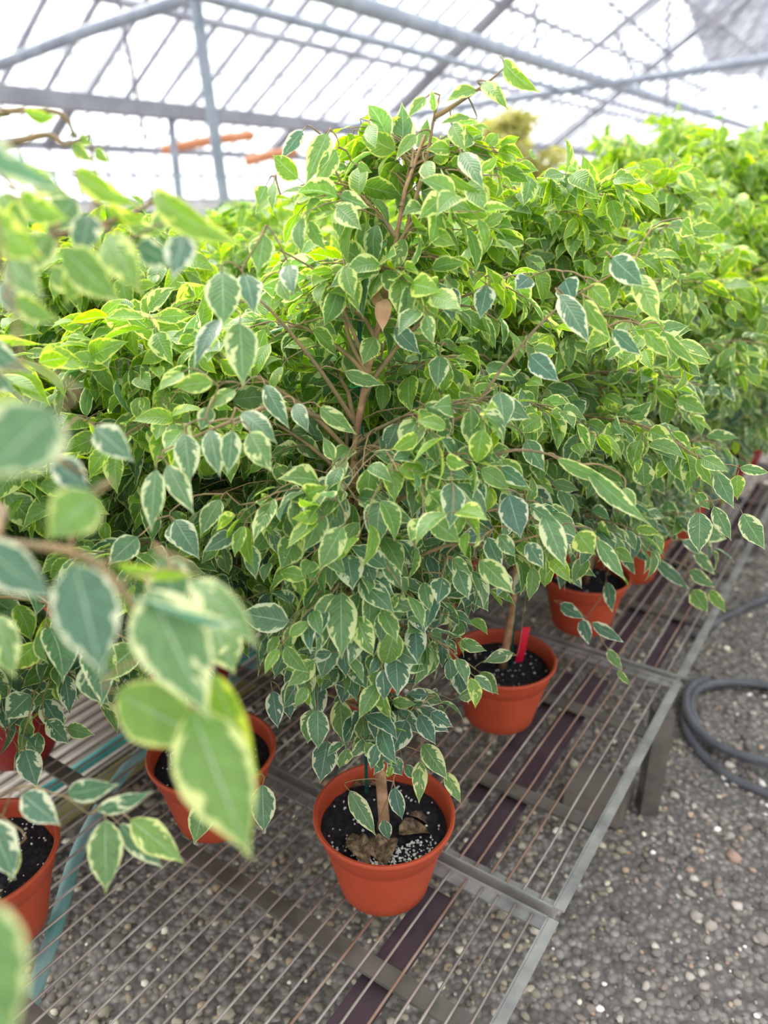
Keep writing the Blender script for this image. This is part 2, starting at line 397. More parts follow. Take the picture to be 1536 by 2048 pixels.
P = np.stack([aa*UX+bb*UY, aa*UY-bb*UX, np.zeros(N)], 1)
sz = (.0024+.0068*rs.rand(N)**1.8)*(1+.5*(rs.rand(N) < .12)); P[:, 2] = sz*.3
pal = np.array([1.03, .995, .985])*np.array([rgb(h)[:3] for h in ('#77716c', '#8d8781', '#a19a93', '#625d5a', '#857a73', '#b8b2ab', '#5a5655', '#9b8476', '#e0dcd8', '#a2907f')])
cc = 1.85*pal[rs.choice(10, N, p=[.2, .18, .12, .16, .12, .05, .09, .03, .025, .025])]*rs.uniform(.85, 1.15, (N, 1))
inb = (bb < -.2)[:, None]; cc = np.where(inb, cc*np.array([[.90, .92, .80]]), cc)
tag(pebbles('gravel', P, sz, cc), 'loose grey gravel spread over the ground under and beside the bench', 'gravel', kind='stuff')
# stray orange clay crumbs on the ground below the bench
# ------------------------------------------------------------------ benches
BT = .29   # bench top
def wire_run(mb, a0, a1, b, z, r=.0021):
    n = 6; pts = [AB(a0+(a1-a0)*i/n, b+random.uniform(-.0012, .0012), z+random.uniform(-.001, .001)) for i in range(n+1)]
    mb.tube(pts, r, 6)
def bench_section(a0, a1, b0, b1, crossbars, label, rust=0., legs=((0, 0),), slats=(), spacing=.0262, group=None, zt=BT):
    t = empty('wire_bench', AB((a0+a1)/2, (b0+b1)/2, 0)); tag(t, label, 'bench', group)
    inv = -AB((a0+a1)/2, (b0+b1)/2, 0)
    def fin(o): 
        o.location = inv; return o
    zt_ = zt-.004
    fr = MB()
    for b in (b0, b1):   # angle iron rails: upright flange and a lip
        fr.beam(AB(a0, b, zt-.014), AB(a1, b, zt-.014), .003, .030)
        fr.beam(AB(a0, b+(.009 if b == b1 else -.009), zt+.0005), AB(a1, b+(.009 if b == b1 else -.009), zt+.0005), .014, .003)
    for a in (a0, a1):
        fr.beam(AB(a, b0, zt-.014), AB(a, b1, zt-.014), .003, .030)
        fr.beam(AB(a+(.008 if a == a0 else -.008), b0, zt-.0085), AB(a+(.008 if a == a0 else -.008), b1, zt-.0085), .018, .003)
    fin(fr.build('frame', MT['steel'], t, smooth=False))
    w1, w2 = MB(), MB(); b = b1-.022
    while b > b0+.01:
        (w2 if random.random() < rust else w1).__class__
        wire_run(w2 if random.random() < rust*(1 if b > b1-.4 else .25) else w1, a0+.002, a1-.002, b, zt_); b -= spacing
    if w1.v: fin(w1.build('wires', MT['wire'], t))
    if w2.v:
        o = fin(w2.build('wires', MT['rust'], t)); o['label'] = 'rust stained bench wires'
    for a in crossbars:
        cb = MB(); cb.beam(AB(a, b0, zt-.022), AB(a, b1, zt-.022), .028, .006); cb.beam(AB(a+.013, b0, zt-.034), AB(a+.013, b1, zt-.034), .003, .022)
        fin(cb.build('crossbar', MT['bar'], t, smooth=False))
    for (sa0, sa1, sb, sw) in slats:
        s_ = MB(); s_.beam(AB(sa0, sb, zt-.040), AB(sa1, sb, zt-.040), sw, .006)
        o = fin(s_.build('support_slat', MT['slat'], t, smooth=False)); o['label'] = 'purple brown support slat'
    for (la, lb) in legs:
        l = MB(); l.beam(AB(la, lb, 0), AB(la, lb, zt-.03), .038, .038)
        fin(l.build('leg', MT['bar'], t, smooth=False))
    return t
random.seed(3)
BR, BL = -.235, -1.95
bench_section(-.75, .768, BL, BR, (-.3, 0, .29, .585), 'near section of the wire bench, with grey wires under the closest pots', .12,
              legs=((.30, BL+.1), (-.6, BR-.06), (-.6, BL+.1)), slats=((-.7, .75, -.395, .048),))
bench_section(.788, 1.44, BL, BR, (.99, 1.27), 'middle section of the wire bench, rusty wires between the two nearest right-hand pots', .85,
              legs=((1.37, BR+.0), (1.34, BL+.1)), slats=((.80, 1.42, -.385, .048), (.95, 1.40, -.442, .030)))
bench_section(1.46, 3.0, BL, BR, (1.75, 2.05, 2.35, 2.65), 'far section of the wire bench beyond the leg on the right', .45,
              legs=((2.85, BR-.05), (2.2, BL+.1)), slats=((1.48, 2.9, -.40, .040), (1.48, 2.9, -.30, .03)))
bench_section(3.02, 4.9, BL, BR, (3.4, 3.8, 4.2), 'furthest section of the wire bench at the right edge of the view', .3,
              legs=((4.7, BR-.05), (4.0, BL+.1)))
bench_section(.9, 5.4, -4.2, -2.75, (1.6, 2.4, 3.2, 4.0, 4.8), 'separate wire bench across the next aisle behind the crop', 0,
              legs=((1.2, -2.85), (1.2, -4.1), (5.2, -2.85), (5.2, -4.1)), spacing=.05)
bench_section(2.0, 10.0, -6.9, -5.2, (3, 5, 7, 9), 'low lit wire bench far at the back along the gutter posts', 0,
              legs=((2.2, -5.3), (2.2, -6.8), (6, -5.3), (9.8, -5.3), (9.8, -6.8)), spacing=.08)
# concrete foot under the leg
pc = pixz(1195, 1610, .0); ac = pc.x*UX+pc.y*UY; bc = pc.x*UY-pc.y*UX
m = MB(); m.beam(AB(ac-.05, bc, .03), AB(ac+.05, bc, .03), .12, .05)
o = m.build('concrete_block', MT['concrete'], smooth=False); tag(o, 'low concrete block on the gravel left of the bench leg on the right', 'block')
# corrugated sheet lying low under the bench at the left
m = MB(); v = []; na, nb = 2, 150
for i in range(na):
    for j in range(nb+1):
        b = -1.16 - .80*j/nb; v.append(AB(.42+i*1.55, b, .145+.006*math.sin(j*2*math.pi/6)))
m.add(v, [(j, j+1, nb+2+j, nb+1+j) for j in range(nb)])
m.add([p+Vector((0,0,-.003)) for p in v], [(j, nb+1+j, nb+2+j, j+1) for j in range(nb)])
tag(m.build('corrugated_sheet', MT['sheet']), 'pale corrugated sheet lying under the bench wires at the left', 'corrugated sheet')
m = MB(); m.beam(AB(.3, -1.13, .135), AB(2.0, -1.13, .135), .05, .01)
tag(m.build('wooden_batten', MT['moss'], smooth=False), 'mossy yellowish batten along the edge of the corrugated sheet', 'batten')
for a in (.6, 1.8):
    m = MB(); m.beam(AB(a, BL, .115), AB(a, -1.08, .115), .03, .03)
    tag(m.build('sheet_bearer', MT['bar'], smooth=False), 'dull steel bearer under the %s end of the corrugated sheet' % ('near' if a < 1 else 'far'), 'bearer', kind=None)
# pipes / hoses under the wires
m = MB(); u_ = Vector((UX, UY, 0)); p0 = pixz(190, 1515, .18)
m.tube([p0-u_*.35, p0+u_*.2, p0+u_*.9, p0+u_*1.8], .011, 12)
tag(m.build('water_pipe', MT['teal']), 'straight teal water pipe running under the bench beside the pale corrugated sheet', 'pipe')
def spline(pts, n=8):
    out = []
    for i in range(len(pts)-1):
        p0, p1, p2, p3 = pts[max(i-1, 0)], pts[i], pts[i+1], pts[min(i+2, len(pts)-1)]
        for k in range(n):
            t = k/n; out.append(.5*((2*p1)+(p2-p0)*t+(2*p0-5*p1+4*p2-p3)*t*t+(3*p1-p0-3*p2+p3)*t**3))
    return out+[pts[-1]]
m = MB(); m.tube(spline([pixz(x, y, .255) for x, y in ((600, 1250), (420, 1400), (300, 1490), (240, 1555), (190, 1635), (150, 1720), (112, 1850), (60, 2010), (0, 2200))]), .0112, 10)
tag(m.build('garden_hose', MT['hose']), 'faded teal garden hose curving under the bench wires beside the left pot', 'hose')
# black coil on the ground
m = MB(); pts = []
cx, cy = pixz(1512, 1455, 0).x, pixz(1512, 1455, 0).y
for k in range(150):
    a = k/150*2*math.pi*3.0; turn = a/(2*math.pi)
    r = .165 + .010*math.sin(a*.7) + (.06*max(0, turn-1.4) if turn > 1.4 else 0)
    pts.append(Vector((cx + r*math.cos(a+2.0) + .03*max(0, turn-1.3), cy + r*math.sin(a+2.0) - .05*max(0, turn-1.2), .040 - .012*turn + .006*math.sin(a*3))))
m.tube(pts, .0100, 10)
tag(m.build('hose_coil', MT['black']), 'thick black hose lying coiled on the gravel at the right edge', 'hose')
m = MB(); m.tube(spline([pixz(x, y, .012) for x, y in ((1390, 1275), (1450, 1235), (1540, 1195), (1700, 1150))]), .012, 8)  # thin dark tube following a curved line on the gravel
tag(m.build('dark_tube', MT['black']), 'thin dark tube running along the gravel above the coiled hose', 'hose')

# ------------------------------------------------------------------ leaves
T9 = np.array([0, .07, .18, .33, .5, .66, .8, .9, 1.]); W9 = np.array([.05, .44, .80, 1., .96, .74, .40, .13, .0])
T6 = np.array([0, .12, .35, .6, .82, 1.]); W6 = np.array([.05, .68, 1., .82, .36, 0.])
def leaf_mesh(leaves, name, mat, parent=None, hi=True, seed=0):
    """leaves: list of (base, axis, normal, length, width, bend, fold, rnd, var, young)"""
    T, Wd = (T9, W9) if hi else (T6, W6)
    S = np.array([-1, -.55, 0, .55, 1.]) if hi else np.array([-1, 0, 1.])
    nr, ncn = len(T), len(S); n = len(leaves); r = np.random.RandomState(seed)
    base = np.array([tuple(l[0]) for l in leaves]); ax = np.array([tuple(l[1]) for l in leaves]); nm = np.array([tuple(l[2]) for l in leaves])
    ax /= np.linalg.norm(ax, axis=1)[:, None]
    side = np.cross(ax, nm); side /= np.maximum(np.linalg.norm(side, axis=1), 1e-6)[:, None]
    nm = np.cross(side, ax)
    L, Wl, bend, fold = (np.array([l[k] for l in leaves])[:, None, None] for k in (3, 4, 5, 6))
    t = T[None, :, None]; s = S[None, None, :]
    wob = 1+r.uniform(-.06, .06, (n, nr, ncn))
    w = Wd[None, :, None]*wob*Wl/2
    x = s*w
    th = bend*t       # bend about the side axis: arc
    b_ = np.where(np.abs(bend) < 1e-3, 1e-3, bend)
    y = L*np.sin(b_*t)/b_ + 0*x
    z = -L*(1-np.cos(b_*t))/b_ + fold*np.abs(s)*w
    z = z + r.uniform(-.03, .03, (n, nr, ncn))*Wl*(np.abs(s) > .8)
    co = base[:, None, None, :] + side[:, None, None, :]*x[..., None] + ax[:, None, None, :]*y[..., None] + nm[:, None, None, :]*z[..., None]
    nv = nr*ncn
    q = []
    for i in range(nr-1):
        for j in range(ncn-1):
            q.append((i*ncn+j, i*ncn+j+1, (i+1)*ncn+j+1, (i+1)*ncn+j))
    q = np.array(q); f = (q[None]+(np.arange(n)*nv)[:, None, None]).reshape(-1, 4)
    me = bpy.data.meshes.new(name)
    me.vertices.add(n*nv); me.vertices.foreach_set('co', co.reshape(-1))
    me.loops.add(len(f)*4); me.loops.foreach_set('vertex_index', f.reshape(-1).astype(np.int32))
    me.polygons.add(len(f)); me.polygons.foreach_set('loop_start', np.arange(0, len(f)*4, 4, dtype=np.int32))
    me.polygons.foreach_set('loop_total', np.full(len(f), 4, np.int32)); me.update()
    me.polygons.foreach_set('use_smooth', np.ones(len(f), bool))
    uvv = np.stack(np.broadcast_arrays(s*.5+.5, t), -1).reshape(-1, 2)
    uvl = me.uv_layers.new(name='UVMap'); uvl.data.foreach_set('uv', uvv[np.tile(q.reshape(-1), n)].reshape(-1))
    ca = me.color_attributes.new('leafvar', 'FLOAT_COLOR', 'POINT')
    cv = np.array([(l[7], l[8], l[9], 1.) for l in leaves])
    ca.data.foreach_set('color', np.repeat(cv, nv, 0).reshape(-1))
    me.materials.append(mat)
    o = bpy.data.objects.new(name, me); C.objects.link(o)
    if parent: o.parent = parent
    return o
def rv(r): return Vector((r.uniform(-1, 1), r.uniform(-1, 1), r.uniform(-1, 1)))
def make_leaf(r, p, out, young, size=1., droop=.75, lmean=.057, var=None):
    """a hanging leaf at p; out = horizontal direction away from the crown's middle"""
    o = Vector((out.x, out.y, 0)); o = o.normalized() if o.length > 1e-3 else Vector((1, 0, 0))
    d = o*(1-droop*.6) + Vector((0, 0, -1))*droop*r.uniform(.45, 1.35) + rv(r)*.75
    d.normalize()
    n = o*.75 + Vector((0, 0, .8)) + rv(r)*.8
    L = lmean*size*r.uniform(.72, 1.25)
    return (p, d, n, L, L*r.uniform(.46, .60), r.uniform(.25, 1.3), r.uniform(.05, .42), r.random(),
            (var if var is not None else max(0., r.gauss(.36, .32))), max(0., min(1., young+r.gauss(0, .18))))
def grow(seed, trunk, prof, nprim=27, lmean=.057, twigs=1.0, low=.16, droop=.75, lean=0, reach=1.0, front=1.0, top=1.0):
    """returns (branches [(pts, radii)], leaves); trunk is a list of points rising from the soil; prof(h)->crown radius"""
    r = random.Random(seed); br, lv = [], []
    H0, H1 = trunk[0].z, trunk[-1].z
    def at(h):
        z = H0+(H1-H0)*h
        for a, b in zip(trunk[:-1], trunk[1:]):
            if a.z <= z <= b.z: return a.lerp(b, (z-a.z)/max(1e-6, b.z-a.z))
        return trunk[-1].copy()
    az = r.uniform(0, 6.28)
    for i in range(nprim):
        h = low+(1-low)*(i+.5*r.random())/nprim
        az += 2.4+r.uniform(-.35, .35)
        if h > .66 and top < 1 and r.random() > top: continue
        p = at(h); R = prof(h)*reach*r.uniform(.75, 1.18)
        out = Vector((math.cos(az), math.sin(az), 0))
        if out.y < 0: R *= 1+(front-1)*(-out.y)
        e0 = r.uniform(.85, 1.15)*(1 if h > .35 else .7); e1 = r.uniform(-.55, .25) if h < .85 else r.uniform(.3, 1.1)
        n = 9; Lb = R*1.35; step = Lb/n; pts = [p.copy()]; cur = p.copy()
        bend = r.uniform(-.25, .25)
        for k in range(n):
            e = e0+(e1-e0)*((k+.5)/n)**.8
            o2 = Matrix.Rotation(bend*k/n, 3, 'Z') @ out
            cur = cur + (o2*math.cos(e)+Vector((0, 0, math.sin(e))))*step + rv(r)*step*.10
            pts.append(cur.copy())
        br.append((pts, [.0026*(1-k/(n+.6))+.0007 for k in range(n+1)]))
        sgn = 1
        for k in range(1, n+1):
            q = pts[k]; hz = (q.z-H0)/(H1-H0)
            rad = Vector((q.x-p.x, q.y-p.y, 0)).length/max(.05, R)
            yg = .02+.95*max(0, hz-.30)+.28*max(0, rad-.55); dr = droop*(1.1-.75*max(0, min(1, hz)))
            nt_ = (2 if r.random() < .55*twigs else 1) if k > 1 else (1 if r.random() < .6 else 0)
            if k < n:
                for _ in range(nt_):
                    sgn = -sgn
                    d0 = (pts[k]-pts[k-1]).normalized()
                    sd_ = Vector((-d0.y, d0.x, 0)).normalized()*sgn
                    tl = r.uniform(.05, .115)*(1.15-.4*k/n); m_ = 4
                    d = (d0*.7+sd_*r.uniform(.5, 1.1)+Vector((0, 0, r.uniform(-.2, .45)))).normalized(); c = q.copy(); tp = [c.copy()]
                    for j in range(m_):
                        d = (d+Vector((0, 0, -.22))+rv(r)*.1).normalized(); c = c+d*tl/m_; tp.append(c.copy())
                    br.append((tp, [.0011, .0009, .0008, .0007, .0005]))
                    for j in range(1, m_+1):
                        pp = tp[j] if j == m_ else tp[j-1].lerp(tp[j], r.uniform(.4, 1))
                        for _2 in range(2 if j == m_ or r.random() < .35 else 1):
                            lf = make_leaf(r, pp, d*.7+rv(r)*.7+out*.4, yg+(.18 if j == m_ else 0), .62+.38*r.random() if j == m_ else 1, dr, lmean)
                            b0 = lf[0]+lf[1]*.010; br.append(([pp.copy(), b0], [.0006, .0005]))
                            lv.append((b0,)+lf[1:])
            if k > 3:
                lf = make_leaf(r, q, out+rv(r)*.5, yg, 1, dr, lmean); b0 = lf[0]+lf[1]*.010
                br.append(([q.copy(), b0], [.0006, .0005])); lv.append((b0,)+lf[1:])
    return br, lv
def branch_mesh(br, name, mat, parent, thin=4):
    """all branches and twigs of one plant as one mesh"""
    m = MB()
    for pts, rr in br: m.tube(pts, rr, 6 if rr[0] > .0022 else (thin if rr[0] > .0008 else 3), cap=False)
    return m.build(name, mat, parent)
# ------------------------------------------------------------------ potted plant
PR, PB, PH = .100, .0655, .132
def pot_profile(k=1.):
    o = [(0, .004), (PB-.004, .004), (PB-.002, 0), (PB, .002), (PB+.004, .02), (.0855, .090), (.0862, .0945), (.0895, .0965), (.0935, .122), (.0985, .1235), (PR, .1265), (PR, .130), (.0985, PH), (.0955, .1318),
         (.0935, .129), (.0925, .118), (.088, .096), (.0845, .088), (.066, .012), (0, .012)]
    return [(r*k, z*k) for r, z in o]
_pot = MB(); _pot.lathe(pot_profile(), 64); proto_pot = None
SOIL = .104
def soil_mesh(seed):
    r = random.Random(seed); m = MB(); n = 40; R = .0885
    vs = [(0, 0, SOIL+.004)]; rings = 9
    for i in range(1, rings+1):
        for k in range(n):
            rr = R*i/rings; vs.append((rr*math.cos(2*math.pi*k/n), rr*math.sin(2*math.pi*k/n), SOIL+.003*math.cos(i/rings*1.5)+r.uniform(-.0018, .0018)))
    fs = [(0, 1+k, 1+(k+1) % n) for k in range(n)]
    fs += [(1+(i-1)*n+k, 1+i*n+k, 1+i*n+(k+1) % n, 1+(i-1)*n+(k+1) % n) for i in range(1, rings) for k in range(n)]
    m.add(vs, fs); return m
def perlite_obj(seed, parent, n=160, front=None):
    r = np.random.RandomState(seed)
    rad = .084*np.sqrt(r.rand(n)); an = r.rand(n)*6.283
    if front is not None:
        k = int(n*.85); an[:k] = front[0]+r.normal(0, front[1], k); rad[:k] = r.uniform(.050, .084, k)
    p = np.stack([rad*np.cos(an), rad*np.sin(an), np.full(n, SOIL+.0045)], 1)
    o = pebbles('perlite', p, r.uniform(.0009, .0023, n), np.full((n, 3), .8), .9, MT['perlite']); o.parent = parent; o['kind'] = 'stuff'
    o['label'] = 'white perlite grains on the dark soil'
    return o
def dome(h):   # crown radius by relative height
    pts = ((0, .05), (.12, .09), (.2, .16), (.35, .23), (.5, .27), (.65, .28), (.8, .22), (.92, .12), (1, .05))
    for (a, x), (b, y) in zip(pts[:-1], pts[1:]):
        if a <= h <= b: return x+(y-x)*(h-a)/(b-a)
    return .05
def trunk_obj(pts, parent, r0=.0075, r1=.0028):
    n = len(pts); m = MB(); m.tube(pts, [r0+(r1-r0)*i/(n-1) for i in range(n)], 10); return m.build('trunk', MT['bark'], parent)
def plant_core(t, seed, potmat, perl=90, front=None):
    """pot, soil and perlite"""
    global proto_pot
    if proto_pot is None:
        proto_pot = _pot.build('pot', MT['pot'], t, angle=50)
        o = proto_pot
    else:
        o = proto_pot.copy(); o.data = proto_pot.data; C.objects.link(o); o.parent = t
        if potmat != 'pot':
            o.data = proto_pot.data.copy(); o.data.materials[0] = MT[potmat]
    s = soil_mesh(seed).build('soil', MT['soil'], t); perlite_obj(seed, s, perl, front)
def stake_obj(t, p, top, ties=()):
    m = MB(); m.tube([p, top], .0024, 8); o = m.build('stake', MT['stake'], t); o['label'] = 'thin dark green plant stake'
    for (q, r) in ties:
        k = MB(); k.tube([q+Vector((r*math.cos(a), r*math.sin(a), .002*math.sin(3*a))) for a in [i*math.pi/7 for i in range(14)]], .0012, 5, closed=True)
        k.build('tie', MT['tie'], o)
def tag_obj(t, p, hh, rz, lean, lab='red plastic plant label'):
    m = MB(); m.box((0, 0, hh/2), .017, .0012, hh)
    m.v = [(x*(1 if z < hh*.95 else .94), y, z) for x, y, z in m.v]
    o = m.build('plant_label', MT['tag'], t, smooth=False); o.location = p; o.rotation_euler = (0, lean, rz); o['label'] = lab
    return o

# ---- the main plant -------------------------------------------------
def hand(px0, py0, px1, py1, d0, d1, w_px, roll=0., bend=.5, fold=.15, var=.5, young=.4, origin=Vector((0,0,0)), back=False):
    """leaf whose base and tip are seen at two pixels, at two depths; roll turns it about its own axis"""
    b, t = pix(px0, py0, d0), pix(px1, py1, d1); ax = t-b; L = ax.length
    view = (Vector((0, 0, CAMZ))-(b+t)/2).normalized()
    n = view-ax.normalized()*view.dot(ax.normalized()); n.normalize()
    if back: n = -n
    n = Matrix.Rotation(roll, 3, ax.normalized()) @ n
    wd_ = w_px/F*(d0+d1)/2/max(.35, abs(math.cos(roll)))
    # start direction raised so that the bent leaf ends at the tip
    side = ax.normalized().cross(n); a2 = Matrix.Rotation(bend/2, 3, side) @ ax.normalized(); n2 = Matrix.Rotation(bend/2, 3, side) @ n
    Lr = L/(math.sin(bend/2)/(bend/2)) if bend > .01 else L
    return (b-origin, a2, n2, Lr, wd_, bend, fold, random.random(), var, young)
def attach(leaves, br, r, leafparts=True):
    """twigs that join hand placed leaves to the nearest branch"""
    P_ = np.array([tuple(p) for pts, rr in br for p in pts if rr[0] > .0009])
    todo = [(np.array(tuple(l[0])), l[1].normalized()) for l in leaves]; off = np.array([0, 0, .010])
    best = [(lambda d: (float(d.min()), P_[int(d.argmin())]))(np.linalg.norm(P_-b-off, axis=1)) for b, _ in todo]
    while todo:                       # nearest leaf first, so that further leaves share its twig
        k = min(range(len(todo)), key=lambda i: best[i][0]); b, ax = todo.pop(k); dist, q = best.pop(k); b = Vector(b); q = Vector(q)
        pre = b-ax*.012; mid = (q+pre)/2+Vector((r.uniform(-.1, .1), r.uniform(-.1, .1), .12))*min(dist, .12)
        tw = spline([q, mid, pre, b], 3); n = len(tw)-1
        br.append((tw, [.0011-.0005*i/n for i in range(n+1)]))
        for p in tw[1:-2]:
            pn = np.array(tuple(p))
            for i, (b2, _) in enumerate(todo):
                d = float(np.linalg.norm(pn-b2-off))
                if d < best[i][0]: best[i] = (d, pn)
def domeM(h):
    pts = ((0, .05), (.2, .10), (.3, .16), (.45, .25), (.6, .27), (.7, .17), (.8, .085), (.9, .045), (1, .02))
    for (a, x), (b, y) in zip(pts[:-1], pts[1:]):
        if a <= h <= b: return x+(y-x)*(h-a)/(b-a)
    return .03
mainO = Vector((0.0, .835, BT))
t = empty('potted_ficus', mainO)
tag(t, 'variegated weeping fig in the terracotta pot at the front centre, sharpest plant in view', 'potted plant')
plant_core(t, 1, 'pot', 330, (-1.45, .55))
def rel(px, py, d): return pix(px, py, d)-mainO
tr = [Vector((-.004, -.006, SOIL-.01)), rel(768, 1640, 1.075), rel(762, 1560, 1.045), rel(748, 1480, 1.02), rel(728, 1420, 1.005), rel(697, 1330, .985), rel(694, 1230, .965), rel(697, 1050, .93), rel(708, 930, .91), rel(715, 850, .895), rel(734, 750, .88), rel(755, 660, .87), rel(785, 520, .86), rel(810, 380, .85), rel(850, 270, .85)]
trunk_obj(tr, t, .0085, .0018)
tr_s = spline(tr, 3)
br, lv = grow(11, tr_s, lambda h: domeM(h), 31, .044, .75, low=.36, droop=.75, front=.40, top=.5)
br2, lv2 = grow(12, tr_s, lambda h: domeM(h)*.6, 18, .042, .8, low=.27, droop=.95, front=.55, top=.35); br += br2; lv += lv2
def clear_view(lv, br, path, w, org=None):
    """thin the leaves that hang in front of the stem, where the crown is open towards the aisle"""
    def hit(p):
        q = p+(org or mainO)-Vector((0, 0, CAMZ)); dz = q.y*cp-q.z*sp; x = W/2+F*q.x/dz; y = H/2-F*(q.y*sp+q.z*cp)/dz
        for (x0, y0, d0), (x1, y1, d1) in zip(path[:-1], path[1:]):
            if y1 <= y <= y0:
                f = (y-y0)/(y1-y0); return abs(x-(x0+(x1-x0)*f)) < w and dz < d0+(d1-d0)*f+.01
        return False
    return [l for l in lv if not hit(l[0]+l[1]*(l[3]*.5)) and not hit(l[0]+l[1]*l[3])]
STEM = [(748,1480,1.02),(728,1420,1.005),(697,1330,.985),(694,1230,.965),(697,1050,.93),(712,930,.91),(717,850,.895),(734,750,.88),(745,660,.87),(750,600,.87)]
STEM3 = [(345,1150,1.43),(335,1100,1.41),(290,860,1.32),(215,620,1.24)]
LIMB = [(712,850,.895),(640,740,.85),(545,625,.80)]
lv = clear_view(lv, br, STEM3, 26); lv = clear_view(lv, br, STEM[4:], 26); lv = clear_view(lv, br, [(722,1100,.95),(718,600,.90)], 12); lv = clear_view(lv, br, [(768,665,.9),(765,590,.9)], 20); lv = clear_view(lv, br, LIMB, 22); lv = clear_view(lv, br, [(1010,730,.82),(930,830,.84),(810,880,.87)][::-1], 14)
# big visible limbs
for pts in (((740, 745, .88), (700, 650, .86), (655, 560, .84), (560, 500, .83)), ((712, 850, .895), (640, 740, .85), (545, 625, .80), (470, 560, .78)), ((735, 745, .88), (690, 640, .87), (700, 420, .86), (640, 290, .85)),
            ((700, 1030, .93), (810, 880, .87), (930, 830, .84), (1010, 730, .82), (1110, 620, .80), (1240, 540, .78)),
            ((810, 470, .86), (850, 330, .84), (868, 235, .83), (880, 190, .82)), ((868, 235, .83), (925, 200, .82), (975, 165, .80), (1010, 135, .79)),
            ((705, 960, .92), (600, 990, .86), (480, 1010, .80)), ((697, 1180, .95), (800, 1130, .90), (900, 1090, .86), (1000, 1090, .84), (1110, 1060, .82)),
            ((715, 860, .9), (560, 815, .80), (470, 840, .74), (330, 900, .70)), ((697, 1050, .93), (900, 950, .84), (1030, 900, .80), (1150, 925, .78)),
            ((728, 1420, 1.0), (660, 1390, .97), (560, 1380, .95)), ((728, 1420, 1.0), (800, 1400, .97), (850, 1470, .96))):
    pp = spline([rel(*q) for q in pts], 5); br.append((pp, [.0032*(1-.75*i/(len(pp)-1)) for i in range(len(pp))]))
random.seed(21)
